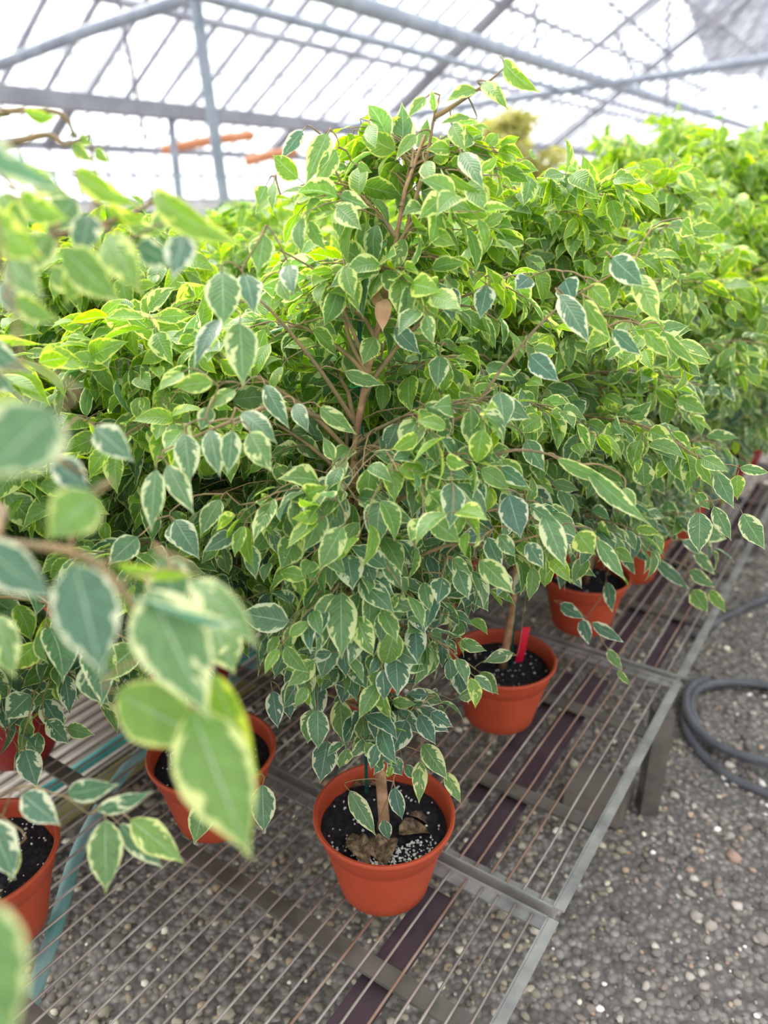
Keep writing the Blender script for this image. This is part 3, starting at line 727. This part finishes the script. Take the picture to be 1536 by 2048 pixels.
HL = [ # px0,py0, px1,py1, d0,d1, width, roll, bend, fold, var, young
 (1008,122,1083,187,.79,.76,34,.5,.7,.3,.6,.75),(965,168,1018,222,.80,.78,30,-.4,.7,.3,.9,.75),(952,180,890,205,.81,.80,26,.6,.8,.3,.8,.7),(868,222,862,178,.82,.80,18,.2,.2,.2,.4,.5),(850,196,814,238,.82,.80,24,.3,.6,.2,.5,.75),
 (905,248,932,305,.82,.80,34,.2,.5,.2,.4,.7),(940,236,876,250,.82,.80,16,.7,.5,.3,.5,.7),(832,270,790,322,.82,.80,26,.3,.6,.2,.5,.7),(900,300,852,300,.82,.81,30,.5,.7,.2,.6,.7),(923,305,968,380,.80,.77,40,-.2,.5,.15,.35,.3),(850,325,868,372,.82,.80,34,.1,.4,.2,.3,.7),
 (962,340,997,312,.80,.79,22,.6,.4,.2,.4,.6),(938,362,980,428,.80,.77,42,.1,.5,.2,.5,.65),(900,350,965,385,.81,.78,22,.7,.6,.2,.6,.7),(878,428,910,455,.81,.79,24,.6,.6,.2,.4,.7),
 (605,262,560,320,.84,.82,30,.2,.3,.2,.3,.1),(655,268,610,372,.83,.80,48,.1,.4,.15,.3,.6),(672,300,625,375,.83,.80,38,-.2,.4,.2,.3,.6),(740,250,752,298,.84,.82,30,.3,.4,.2,.5,.7),(715,330,745,345,.84,.83,22,.3,.4,.2,.6,.6),
 (532,372,515,412,.80,.79,34,.2,.3,.2,.3,.7),(548,365,545,425,.80,.79,20,.5,.4,.2,.3,.6),
 (528,470,515,548,.72,.71,50,.1,.3,.1,.3,.55),(445,545,448,655,.68,.66,72,.05,.3,.08,.5,.35),(490,550,508,630,.70,.68,52,-.3,.5,.2,.3,.1),(480,645,486,775,.68,.66,66,-.05,.35,.1,.6,.4),(575,530,588,592,.74,.72,40,.2,.5,.2,.5,.15),(560,560,580,605,.77,.76,34,.3,.3,.2,.4,.6),
 (370,868,380,968,.70,.68,54,0,.3,.1,.4,.25),(420,860,440,955,.70,.68,46,.1,.3,.1,.4,.2),(465,862,455,950,.70,.68,44,0,.3,.1,.5,.25),(500,865,545,945,.70,.68,54,.2,.4,.1,1.0,.45),(485,825,555,888,.72,.70,46,-.3,.5,.1,.4,.15),(312,940,302,1065,.68,.66,46,.2,.3,.15,.5,.3),(335,930,388,1030,.69,.67,46,-.1,.3,.1,.35,.3),
 (420,815,400,862,.72,.71,36,.2,.3,.1,.3,.3),(470,780,410,825,.74,.72,30,.5,.6,.2,.8,.6),(530,770,580,860,.76,.74,40,.1,.3,.1,.4,.15),(590,808,618,865,.78,.76,34,.1,.4,.1,.3,.15),(440,640,388,735,.70,.68,36,.6,.5,.3,.3,.0),(365,745,318,780,.72,.70,30,.6,.5,.2,.8,.8),(425,765,345,775,.72,.71,42,.4,.5,.2,.3,.7),
 (345,1045,372,1100,.80,.78,48,.1,.3,.1,.3,.15),(350,1040,400,1120,.78,.76,52,.1,.3,.1,.3,.1),(470,1065,405,1105,.80,.78,36,.3,.3,.1,.3,.1),(440,1000,400,1075,.80,.78,40,.4,.5,.1,.4,.4),(275,1075,215,1130,.76,.74,50,.2,.4,.1,.3,.2),
 (590,1075,560,1140,.82,.80,56,-.2,.5,.15,.8,.45),(500,1090,512,1160,.82,.80,36,.1,.3,.1,.4,.25),(588,990,590,1050,.84,.82,36,.1,.3,.1,.5,.2),(545,1060,555,1110,.84,.83,30,.1,.3,.1,.7,.15),
 (682,1185,683,1320,.82,.79,66,0,.3,.1,.4,.4),(695,1110,706,1182,.82,.80,58,.05,.3,.12,1.1,.1),(725,1100,748,1170,.83,.82,50,.1,.3,.1,.6,.1),(720,1160,790,1228,.83,.80,50,-.2,.4,.1,.35,.2),(750,1003,832,1048,.82,.80,42,.2,.5,.1,.3,.35),(700,1080,640,1070,.84,.83,40,.3,.4,.1,.7,.1),
 (1000,785,1010,860,.80,.78,50,0,.3,.1,.3,.25),(1018,990,1042,1078,.80,.78,60,0,.25,.08,.25,.0),(945,955,955,1032,.82,.80,50,.1,.3,.1,.7,.0),(885,918,915,985,.83,.81,50,.1,.3,.1,.4,.0),(1088,1030,1132,1138,.79,.76,50,-.1,.3,.1,.5,.3),(1000,935,1060,975,.81,.79,34,.2,.4,.1,.4,.1),(950,895,1005,925,.82,.80,30,.4,.4,.1,.4,.2),
 (905,940,785,962,.82,.80,26,.4,.5,.2,.3,.4),(860,885,830,905,.84,.83,56,.3,.3,.1,.4,.05),(1060,1010,1120,1050,.80,.78,30,.4,.4,.1,.6,.2),(1052,880,1090,945,.84,.83,40,.1,.4,.1,.5,.2),
 (1115,918,1235,968,.78,.76,28,.5,.4,.2,.5,.45),(1175,940,1302,1050,.77,.74,36,.3,.5,.25,.5,.4),(1250,975,1262,1035,.77,.76,36,.2,.3,.1,.6,.5),(1155,1065,1190,1110,.80,.79,50,.1,.4,.1,.4,.7),(1195,1080,1252,1162,.80,.78,32,.2,.4,.1,.3,.3),
 (998,1070,1032,1115,.80,.79,34,.1,.4,.1,.5,.3),(1055,1085,1088,1138,.80,.79,36,.1,.3,.1,.9,.1),(970,1065,915,1080,.84,.82,36,.1,.4,.1,.4,.0),(960,1120,1030,1190,.80,.77,46,-.1,.4,.1,.7,.45),(905,1120,945,1150,.83,.81,34,.4,.4,.1,.5,.3),(915,1140,938,1200,.82,.80,38,0,.3,.1,.8,.2),(885,1155,875,1210,.83,.81,42,0,.3,.1,.9,.1),(848,1165,860,1225,.84,.82,34,0,.3,.1,.7,.3),(975,1075,1005,1140,.83,.82,36,.2,.4,.1,.6,.1),
 (808,1290,798,1372,.86,.84,48,0,.3,.1,.6,.0),(830,1245,835,1330,.86,.84,46,.1,.3,.1,.7,.0),(825,1200,850,1270,.86,.85,44,.1,.3,.1,.6,.0),(870,1180,850,1265,.85,.84,36,.3,.3,.1,1.1,.0),(770,1255,760,1330,.88,.87,40,0,.3,.1,.6,.0),(760,1195,770,1250,.86,.85,40,.1,.3,.1,.5,.0),(705,1315,735,1380,.88,.86,46,.2,.4,.1,.5,.1),(745,1308,748,1365,.88,.87,24,.4,.3,.1,.6,.6),(740,1350,765,1415,.89,.88,38,.2,.3,.1,.2,.5),
 (545,1382,556,1458,.93,.92,38,0,.3,.1,.7,.0),(597,1348,590,1422,.93,.92,34,.1,.3,.1,.5,.0),(632,1362,638,1442,.93,.91,42,-.1,.3,.1,.6,.0),(668,1320,692,1380,.92,.91,46,.2,.3,.1,.3,.0),(575,1385,580,1440,.95,.94,30,.2,.3,.1,.4,.0),
 (680,1400,686,1487,.94,.92,46,0,.3,.1,.6,.5),(722,1420,732,1495,.94,.92,42,0,.3,.1,.6,.4),(762,1400,750,1450,.94,.93,34,.2,.3,.1,.4,.1),(655,1482,640,1568,.96,.94,52,.1,.3,.1,.2,.05),(812,1440,780,1512,.94,.92,50,.1,.3,.1,.5,.0),(800,1420,838,1468,.95,.94,36,.2,.3,.1,.5,.1),(855,1390,812,1388,.94,.93,26,.4,.3,.1,.6,.0),(862,1425,907,1455,.94,.93,32,.3,.4,.1,.4,.0),(838,1430,872,1490,.94,.93,36,.2,.4,.1,.3,.0),
 (846,1488,896,1562,.95,.92,40,0,.3,.12,.7,.35),(893,1545,922,1608,.94,.92,28,0,.3,.1,.8,.5),(840,1522,838,1608,.95,.93,32,0,.3,.1,.9,.5),(783,1515,805,1552,.97,.96,34,.3,.3,.1,.7,.0),(812,1530,830,1560,.99,.98,22,.2,.3,.1,.3,.1),(790,1575,805,1640,.99,.99,32,.5,.4,.2,.2,.0),(700,1582,752,1672,.98,.97,38,.1,.35,.1,.4,.3),(768,1640,778,1680,1.03,1.03,26,.4,.4,.1,.3,.1),
 (690,535,708,600,.80,.79,40,.2,.4,.1,.4,.7),(900,575,905,645,.82,.80,44,.1,.4,.1,.3,.05),(975,572,960,640,.82,.80,44,.2,.4,.1,.5,.05),(1060,555,1030,580,.82,.80,40,.3,.5,.1,.3,.0),(1130,560,1148,605,.80,.79,52,.4,.4,.1,.3,.0),(1120,590,1180,690,.78,.75,48,-.2,.4,.1,.5,.15),(1170,600,1225,680,.78,.76,34,.4,.6,.2,.5,.6),(1225,515,1290,575,.77,.75,52,.1,.5,.15,.35,.1),(1275,550,1320,650,.77,.74,48,.1,.4,.12,.5,.7),(1180,570,1225,620,.79,.78,42,.1,.4,.1,.6,.7),(1225,660,1285,712,.78,.76,32,.2,.4,.1,.3,.1),(1290,662,1345,718,.77,.75,32,.2,.5,.2,.3,.7),(1330,665,1400,735,.78,.76,22,.5,.5,.2,.6,.5),(1060,710,1120,765,.80,.78,46,.1,.4,.1,.3,.0),
 (880,712,875,780,.82,.80,42,.1,.4,.2,.3,.25),(790,655,842,710,.83,.82,38,.1,.4,.1,.3,.05),(750,675,725,730,.85,.84,42,.1,.3,.1,.3,.6),(690,745,770,770,.84,.83,30,.3,.5,.1,.5,.4),(770,620,700,560,.85,.84,30,.3,.5,.1,.5,.5),(640,815,715,870,.82,.80,36,.1,.5,.1,.6,.5),(850,810,910,835,.83,.82,36,.3,.4,.1,.4,.4),(1365,445,1390,470,.85,.83,34,.5,.5,.1,.6,.7),
]
hl = [hand(*q, origin=mainO) for q in HL]
rr_ = random.Random(4); attach(hl, br, rr_); lv += hl
o = branch_mesh(br, 'branches', MT['twig'], t); 
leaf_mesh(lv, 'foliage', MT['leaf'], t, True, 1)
stake_obj(t, rel(733, 1585, 1.09), rel(718, 598, .90), ((rel(708, 1085, .94), .012), (rel(722, 770, .89), .012)))
wl = leaf_mesh([hand(770, 598, 765, 665, .83, .82, 34, .2, .5, .3, 0, 0, origin=mainO), hand(752, 575, 762, 625, .84, .83, 22, .5, .6, .4, 0, 0, origin=mainO)], 'withered_leaves', MT['withered'], t, True, 3)
wl['label'] = 'pair of tan withered leaves'
# dry leaves and debris lying on the soil of the main pot
def dry_leaf(px, py, size, rz, tilt, label, curl=1.5, wf=.55, seed=0):
    p = pixz(px, py, BT+SOIL+.008); r = random.Random(seed)
    ax = Vector((math.cos(rz), math.sin(rz), tilt)); n = Vector((r.uniform(-.4, .4), r.uniform(-.4, .4), 1))
    lf = [(Vector((0,0,0)), ax, n, size, size*wf, curl, .5, .3, 0, 0)]
    o = leaf_mesh(lf, 'dry_leaf', MT['dry'], None, True, seed); o.location = p
    so = o.modifiers.new('thickness', 'SOLIDIFY'); so.thickness = .0006
    tag(o, label, 'dry leaf', 'dry leaves on the soil of the front pot')
dry_leaf(706, 1680, 0.060, -1.2, .9, 'upright curled brown dry leaf at the left of the front pot soil', 1.6, .5, 1)
dry_leaf(690, 1690, 0.039, .2, .2, 'flat brown dry leaf against the left front rim of the front pot', .8, .7, 2)
dry_leaf(730, 1686, 0.057, -.6, .5, 'crumpled brown dry leaf just left of the trunk foot', 2., .6, 3)
dry_leaf(782, 1676, 0.060, -1.9, .5, 'pale brown dry leaf at the foot of the trunk', 1.4, .5, 4)
dry_leaf(798, 1668, 0.055, .3, .2, 'broad pale dry leaf right of the trunk foot', .9, .7, 5)
dry_leaf(818, 1630, 0.047, -.15, .1, 'dark curled dry leaf at the right of the front pot soil', 1.3, .4, 6)
dry_leaf(748, 1694, .038, .12, .10, 'long folded brown dry leaf along the front rim of the front pot', .6, .3, 7)
dry_leaf(705, 1575, 0.052, .35, .1, 'big pale dry leaf lying behind the stake in the front pot', .7, .6, 8)

# ---- prototypes of the other plants ---------------------------------
def make_plant(name, loc, seed, hi, label, height=.78, scale=1., potmat='pot', nprim=26, lmean=.055, mat='leaf', leanv=(0, 0), reach=1., label_tag=None, extra=None, clear=None, stake=True, rz=0, cat='potted plant', perl=50, low=.16):
    t = empty(name, loc, rz); t.scale = (scale,)*3; tag(t, label, cat); r = random.Random(seed)
    plant_core(t, seed, potmat, perl)
    top = SOIL+height; pts = [Vector((0, 0, SOIL-.01))]
    for k in range(1, 8):
        f = k/7; pts.append(Vector((leanv[0]*f + .014*math.sin(f*5+seed), leanv[1]*f + .014*math.cos(f*4+seed), SOIL+height*f)))
    trunk_obj(pts, t, .008, .0018)
    b, l = grow(seed, spline(pts, 2), dome, nprim, lmean, 1.1, reach=reach, low=low)
    b2, l2 = grow(seed+50, spline(pts, 2), lambda h: dome(h)*.6, nprim*2//3, lmean*.95, 1.1, low=low+.02, reach=reach); b += b2; l += l2
    if clear: l = clear_view(l, b, clear, 24, Vector(loc))
    if extra:
        hh = [hand(*q, origin=Vector(loc)) for q in extra]; 
        attach(hh, b, r); l += hh
    branch_mesh(b, 'branches', MT['twig'], t, 3)
    leaf_mesh(l, 'foliage', MT[mat], t, hi, seed)
    if stake:
        stake_obj(t, Vector((.018, .004, SOIL-.01)), Vector((leanv[0]*.75+.018, leanv[1]*.75, SOIL+height*.78)), ((Vector((leanv[0]*.5+.008, leanv[1]*.5, SOIL+height*.5)), .013),))
    if label_tag: tag_obj(t, *label_tag)
    return t
def copy_tree(o, parent=None):
    c = o.copy(); C.objects.link(c); c.parent = parent
    for ch in list(o.children): copy_tree(ch, c)
    return c
Bp = Vector((.222, 1.222, BT)); Cp = Vector((.46, 1.56, BT)); Lp = Vector((-.535, .76, BT))
EB = [(1400,1025,1398,1108,.98,.97,48,0,.3,.08,.5,.25),(1432,945,1468,1018,.98,.96,34,0,.3,.1,.35,.25),(1395,918,1425,975,.99,.98,24,.3,.4,.1,.4,.6),(1428,1013,1463,1082,.98,.97,30,.1,.4,.1,.4,.3),(1485,1028,1530,1100,.98,.96,42,.1,.3,.1,.4,.3),(1395,985,1420,1020,1,.99,24,.3,.4,.1,.5,.4),(1475,950,1475,1000,1.,.99,30,.4,.4,.1,.4,.7),(1480,935,1540,945,1.,.99,22,.4,.4,.1,.3,.3),
      (905,1320,938,1410,1.08,1.06,36,.1,.4,.1,.5,.05),(920,1335,935,1405,1.08,1.06,26,.2,.4,.1,.5,.05),(1025,1305,965,1325,1.1,1.08,28,.2,.3,.1,.8,.3),(960,1345,998,1390,1.1,1.08,34,.1,.3,.1,.5,.4)]
pB = make_plant('potted_ficus', Bp, 101, True, 'variegated weeping fig in the second right-hand pot with a bright red plant label', height=.78, extra=EB, nprim=28, lmean=.048, perl=70, low=.30,
                label_tag=(Vector((.034, .018, SOIL-.01)), .088, .25, .12))
EC = [(1120,1208,1170,1238,1.25,1.23,28,.2,.3,.1,.4,.05),(1165,1238,1178,1290,1.25,1.24,28,0,.3,.1,.5,.0),(1185,1245,1248,1285,1.25,1.23,26,.2,.3,.1,.3,.05),(1215,1298,1245,1340,1.25,1.24,22,.2,.4,.1,.5,.4),(1235,1340,1262,1372,1.25,1.24,14,.4,.4,.1,.4,.5),
      (1380,1140,1430,1175,1.4,1.38,28,.2,.4,.1,.3,.3),(1385,1180,1415,1225,1.4,1.38,36,.1,.4,.1,.3,.5),(1420,1180,1452,1225,1.4,1.38,24,.1,.4,.1,.5,.6),(1310,1120,1380,1180,1.4,1.38,26,.2,.4,.1,.3,.1),
      (1130,1120,1120,1180,1.3,1.28,24,.1,.3,.1,.5,.1),(1215,1165,1225,1225,1.3,1.28,26,.1,.3,.1,.5,.1),(1240,1090,1270,1150,1.32,1.3,28,.1,.3,.1,.4,.1),(1280,1060,1330,1110,1.35,1.33,30,.2,.3,.1,.4,.2),(1200,1050,1235,1100,1.3,1.28,30,.1,.3,.1,.4,.1),(1335,1000,1345,1075,1.35,1.34,40,.1,.3,.1,.2,.3),(1290,1000,1300,1060,1.35,1.34,34,.1,.3,.1,.4,.2),(1350,930,1380,1000,1.4,1.38,34,.1,.3,.1,.4,.3),
      (1250,960,1290,1010,1.35,1.34,32,.2,.3,.1,.4,.2),(1300,940,1330,990,1.35,1.34,32,.2,.3,.1,.5,.3),(1390,1100,1430,1150,1.4,1.39,24,.3,.3,.1,.4,.3),(1060,1110,1080,1160,1.3,1.29,24,.1,.3,.1,.5,.1),(1170,1010,1190,1060,1.3,1.29,30,.1,.3,.1,.5,.1),(1230,1010,1250,1070,1.33,1.32,30,.1,.3,.1,.3,.1)]
pC = make_plant('potted_ficus', Cp, 102, False, 'variegated weeping fig in the third right-hand pot, drooping twig over its rim', height=.80, extra=EC, lmean=.050, low=.18,
                label_tag=(Vector((-.055, .03, SOIL-.01)), .10, .3, -.1, 'red plastic plant label'))
EL = [(135,1588,240,1568,.62,.60,46,.2,.3,.1,.5,.1),(195,1622,308,1582,.62,.60,36,.3,.3,.1,.9,.1),(210,1640,212,1788,.62,.60,70,0,.3,.08,.3,.4),(262,1640,370,1728,.62,.60,60,0,.3,.08,.4,.6),(240,1650,328,1738,.64,.63,44,.1,.3,.1,.5,.15),(45,1588,122,1652,.62,.60,58,.1,.3,.1,.6,.05),(-20,1640,30,1760,.60,.58,70,.1,.3,.1,.6,.1),(35,1690,20,1765,.66,.66,30,.4,.4,.1,.3,.5),
      (50,1500,75,1578,.82,.80,50,0,.3,.1,.7,.05),(88,1400,130,1470,.9,.88,44,.1,.3,.1,.5,.0),(130,1350,140,1430,.9,.88,38,0,.3,.1,.5,.0),(60,1390,10,1440,.85,.83,60,.2,.3,.1,.6,.1),(95,1440,140,1490,.88,.86,36,.2,.4,.1,.7,.1),(135,1455,190,1470,.88,.86,32,.2,.4,.1,.2,.4)]
pL = make_plant('potted_ficus', Lp, 103, True, 'variegated weeping fig in the terracotta pot at the left edge, nearest the teal hose', height=.70, extra=EL, leanv=(-.08, .02), nprim=20, stake=False, low=.22, perl=120)
E3 = Vector((-.385, 1.27, BT))
p3 = make_plant('potted_ficus', E3, 104, True, 'variegated weeping fig leaning left with a dark green stake, left of centre', height=.70, leanv=(-.065, .0), clear=STEM3, nprim=24, lmean=.052, potmat='redpot', low=.42)
pK = make_plant('potted_ficus', Vector((-.27, .965, BT)), 105, True, 'variegated weeping fig in the half hidden pot behind the blurred near leaves', height=.66, nprim=18, reach=.75, lmean=.05, low=.36,
                extra=[(412,1600,388,1690,.86,.84,52,0,.3,.1,.3,.5),(525,1570,528,1668,.88,.86,52,.1,.3,.1,.2,.2),(355,1500,350,1535,.98,.98,24,.2,.3,.1,.5,.0),(375,1550,385,1585,.98,.98,24,.2,.3,.1,.5,.3)])
# the near plant whose twigs hang blurred in the foreground
FP = Vector((-.60, .22, BT))
FG = [(385,1420,503,1722,.40,.37,150,.05,.5,.12,.30,.60),(236,1385,436,1490,.42,.41,120,.2,.5,.2,.3,.7),(430,1350,522,1560,.43,.41,70,.5,.5,.25,.5,.9),(300,1180,420,1440,.41,.38,150,.05,.4,.1,.75,.35),(150,1130,205,1355,.40,.38,130,0,.3,.1,.12,.05),
      (385,1160,522,1300,.42,.40,70,-.2,.6,.2,.9,.45),(260,1195,490,1250,.41,.39,34,.9,.4,.2,.2,.0),(235,1130,400,1150,.44,.43,26,.8,.4,.2,.6,.8),(320,1120,370,1230,.45,.44,90,.3,.3,.1,.8,.2),(-40,1090,110,1200,.40,.39,90,.2,.3,.1,.2,.05),(430,1250,470,1350,.52,.50,80,.0,.3,.1,.9,.5),
      (110,820,-30,960,.30,.29,150,.3,.4,.1,.3,.2),(190,990,95,1080,.38,.37,100,.3,.4,.1,.0,.6),(190,855,270,925,.58,.56,62,0,.3,.1,.5,.1),(110,920,180,985,.50,.49,62,.1,.3,.1,.3,.0),(-10,1230,30,1360,.50,.48,66,.1,.3,.1,.7,.5),
      (-70,260,150,390,.32,.31,60,.7,.4,.2,.4,.1),(150,345,285,415,.50,.48,50,.4,.6,.2,.7,.8),(308,385,498,495,.52,.47,62,.4,.8,.25,.8,.75),(130,500,245,610,.48,.47,80,.2,.4,.15,.3,.6),(215,470,285,590,.49,.47,76,.2,.4,.15,.6,.7),(275,490,350,530,.50,.49,54,.3,.3,.1,.3,.05),(370,470,345,560,.50,.48,60,.2,.3,.1,.4,.0),
      (0,330,110,350,.48,.47,50,.5,.4,.2,.7,.8),(40,400,140,440,.46,.45,60,.4,.4,.2,.6,.7),(-20,440,90,520,.42,.41,80,.3,.4,.2,.8,.8),(20,520,90,600,.44,.42,70,.2,.4,.2,.5,.5),(-30,800,60,850,.36,.35,60,.2,.4,.1,.6,.9),
      (50,225,118,232,.56,.55,26,.6,.5,.2,.2,.7),(-20,228,8,242,.56,.55,20,.6,.5,.2,.4,.7),(160,275,185,290,.58,.57,22,.3,.3,.2,.6,.8),(145,290,190,325,.58,.57,26,.3,.4,.2,.5,.8),(190,300,222,325,.58,.57,24,.3,.4,.2,.7,.8),
      (-60,670,66,750,.56,.54,54,.2,.5,.2,.3,.1),(-40,730,38,790,.56,.55,40,.4,.4,.2,.5,.1),(-75,1800,15,2120,.27,.26,190,.2,.3,.1,.1,.45),(250,440,330,470,.6,.59,34,.4,.5,.2,.5,.6),
      (60,350,150,400,.55,.53,44,.3,.5,.2,.8,.7),(150,400,90,470,.52,.51,60,.2,.4,.2,.5,.3),(0,390,60,470,.5,.49,56,.2,.4,.2,.9,.8),(180,430,160,520,.5,.49,60,.2,.4,.2,.3,.1),(100,470,30,560,.48,.47,70,.2,.4,.2,.6,.5),(30,600,120,640,.46,.45,50,.4,.4,.2,.3,.6),(-10,330,70,350,.52,.51,30,.6,.5,.2,.6,.8),(215,420,300,440,.52,.5,34,.5,.5,.2,.8,.8),
      (10,560,60,650,.5,.49,60,.1,.4,.2,.2,.1),(380,440,400,500,.55,.54,40,.3,.5,.2,.5,.7),(180,520,130,610,.5,.49,60,.3,.4,.2,.3,.7),(100,540,175,590,.52,.5,44,.3,.4,.2,.4,.6),(60,420,0,440,.5,.49,40,.3,.4,.2,.8,.8),(340,425,300,470,.6,.59,40,.3,.4,.2,.4,.6)]
t = empty('potted_ficus', FP); tag(t, 'nearest weeping fig, blurred leaves hanging in from the left edge', 'potted plant')
plant_core(t, 9, 'pot', 40)
pts = [Vector((0, 0, SOIL-.01)), Vector((.01, .01, .3)), Vector((0, .03, .6)), Vector((.02, .05, .82)), Vector((.04, .10, .96))]
trunk_obj(pts, t, .009, .003); br = []
def limb(*q):
    pp = spline([pts[q[0]]]+[pix(*x)-FP for x in q[1:]], 6); br.append((pp, [.0034*(1-.8*i/(len(pp)-1))+.0006 for i in range(len(pp))]))
limb(2, (-120, 1060, .48), (0, 1085, .42), (160, 1110, .42), (260, 1200, .42), (320, 1330, .42), (400, 1420, .42))
limb(2, (-150, 900, .5), (0, 870, .42), (80, 900, .42), (170, 950, .5))
limb(3, (-150, 520, .55), (0, 500, .5), (120, 470, .5), (260, 430, .52), (320, 390, .54))
limb(3, (-150, 330, .6), (-20, 300, .58), (90, 270, .58), (130, 290, .58), (180, 270, .58))
limb(4, (-100, 230, .6), (20, 222, .57), (118, 226, .56), (150, 275, .58))
limb(2, (-150, 760, .6), (-40, 700, .58), (20, 690, .57))
limb(1, (-150, 1900, .36), (-60, 1800, .30))
hf = [hand(*q, origin=FP) for q in FG]; attach(hf, br, rr_)
b_, l_ = grow(71, pts, lambda h: .15, 12, .055, 1., low=.3); b_ = b_; br += b_; hf += l_
branch_mesh(br, 'branches', MT['twig'], t); leaf_mesh(hf, 'foliage', MT['leaf'], t, True, 9)

# lower resolution prototypes, then copies
q1 = make_plant('potted_ficus', Vector((-.03, 1.29, BT)), 201, False, 'variegated weeping fig straight behind the front plant, its pot glimpsed between the leaves', height=.67, nprim=28, low=.22)
q2 = make_plant('potted_ficus', Vector((.16, 1.70, BT)), 202, False, 'variegated weeping fig with its pot seen left behind the red label', height=.71, nprim=28, low=.30)
q3 = make_plant('potted_ficus', Vector((-.22, 1.68, BT)), 203, False, 'weeping fig in the middle of the third row, ringed by others', height=.69, nprim=28, low=.24)
spots = [ # x, y, proto, scale, label
 (.645, 1.81, q1, 1.0, 'weeping fig in the fourth right-hand pot along the bench edge'),
 (.85, 2.08, q2, 1.0, 'weeping fig in the fifth right-hand pot, a red label just left of it'),
 (1.07, 2.37, q3, 1.2, 'blurred weeping fig in the sixth right-hand pot near the dark red pots'),
 (1.29, 2.70, q1, 1.28, 'blurred weeping fig over the dark red pot at the right edge'),
 (1.58, 3.10, q2, 1.32, 'blurred weeping fig at the far right end of the bench edge row'),
 (.38, 2.08, q3, 1.02, 'weeping fig in the second row, behind the third right-hand pot'),
 (.62, 2.45, q1, 1.05, 'weeping fig in the second row, behind the fourth right-hand pot'),
 (.90, 2.85, q2, 1.22, 'weeping fig in the second row, behind the sixth right-hand pot'),
 (1.22, 3.3, q3, 1.3, 'weeping fig in the second row, behind the far right pots'),
 (.02, 2.10, q2, 1.0, 'weeping fig in the third row, just right of the middle of the crop'),
 (.27, 2.55, q3, 1.02, 'weeping fig in the third row, two places beyond the middle'),
 (.55, 3.0, q1, 1.05, 'weeping fig in the third row, close to its far end'),
 (-.66, 1.12, q2, .92, 'weeping fig over the dark red pot low at the left edge'),
 (-.78, 1.62, q3, 1.0, 'weeping fig in the left rear row, nearest the frame edge'),
 (-.52, 1.78, q1, 1.0, 'weeping fig in the left rear row, behind the leaning staked plant'),
 (-.30, 2.20, q2, 1.0, 'weeping fig in the rear row below the grey roof post'),
 (-.02, 2.60, q1, 1.0, 'weeping fig in the rear row, behind the top of the front plant'),
]
redcopy = None
for i, (x, y, pr, s, lab) in enumerate(spots):
    c = copy_tree(pr); c.location = (x, y, BT); c.rotation_euler = (0, 0, 1.1*i+.4); c.scale = (s,)*3; c['label'] = lab
    if i in (3, 4, 2, 12):
        for ch in c.children:
            if ch.name.startswith('pot'):
                if redcopy is None: redcopy = ch.data.copy(); redcopy.materials[0] = MT['redpot']
                ch.data = redcopy
    if i == 1: tag_obj(c, Vector((-.06, -.02, SOIL-.01)), .10, .2-(1.1*i+.4), 0)
    c['group'] = 'variegated weeping figs on the wire bench'
# bench across the aisle: big dark leaved plants and more figs
dk = make_plant('potted_rubber_plant', AB(1.4, -3.1, BT), 301, False, 'dark green broad leaved plant on the next bench, left end', height=.62, nprim=16, lmean=.12, mat='dark_leaf', stake=False)
for i, (a, b, lab) in enumerate(((2.0, -3.0, 'dark green broad leaved plant on the next bench, seen left of the front plant'),
                                 (2.6, -3.2, 'dark green broad leaved plant on the next bench, third from the left end'),
                                 (3.25, -3.0, 'dark green broad leaved plant on the next bench, behind the front plant'))):
    c = copy_tree(dk); c.location = AB(a, b, BT); c.rotation_euler = (0, 0, 1.7*i+1); c['label'] = lab; c['group'] = 'dark leaved plants on the next bench'
for i, (a, b, s) in enumerate(((1.7, -3.7, .9), (2.3, -3.75, .85), (2.9, -3.8, .9), (3.9, -3.1, 1.), (4.5, -3.3, 1.0), (5.1, -3.1, 1.0), (4.2, -3.9, 1.))):
    c = copy_tree((q1, q2, q3)[i % 3]); c.location = AB(a, b, BT); c.rotation_euler = (0, 0, i*2.1); c.scale = (s,)*3
    c['label'] = ('weeping fig on the next bench, back row at its left end', 'weeping fig on the next bench, second in the back row', 'weeping fig on the next bench, third in the back row',
                  'weeping fig on the next bench, first beyond the dark leaved plants', 'weeping fig on the next bench, second beyond the dark leaved plants', 'weeping fig at the far right end of the next bench', 'weeping fig on the next bench, fourth in the back row')[i]
    c['group'] = 'weeping figs on the next bench'
yb = make_plant('potted_tree', pixz(1010, 560, .0)*1.0, 401, False, 'tall yellowish tree far behind, blurred under the roof pipes', height=1.0, nprim=30, lmean=.06, mat='yellow_leaf', stake=False, scale=1.0)
p = pix(1010, 300, 7.6); yb.location = (p.x, p.y, 0); yb.scale = (1.75, 1.75, 1.62)
bpy.context.view_layer.update()
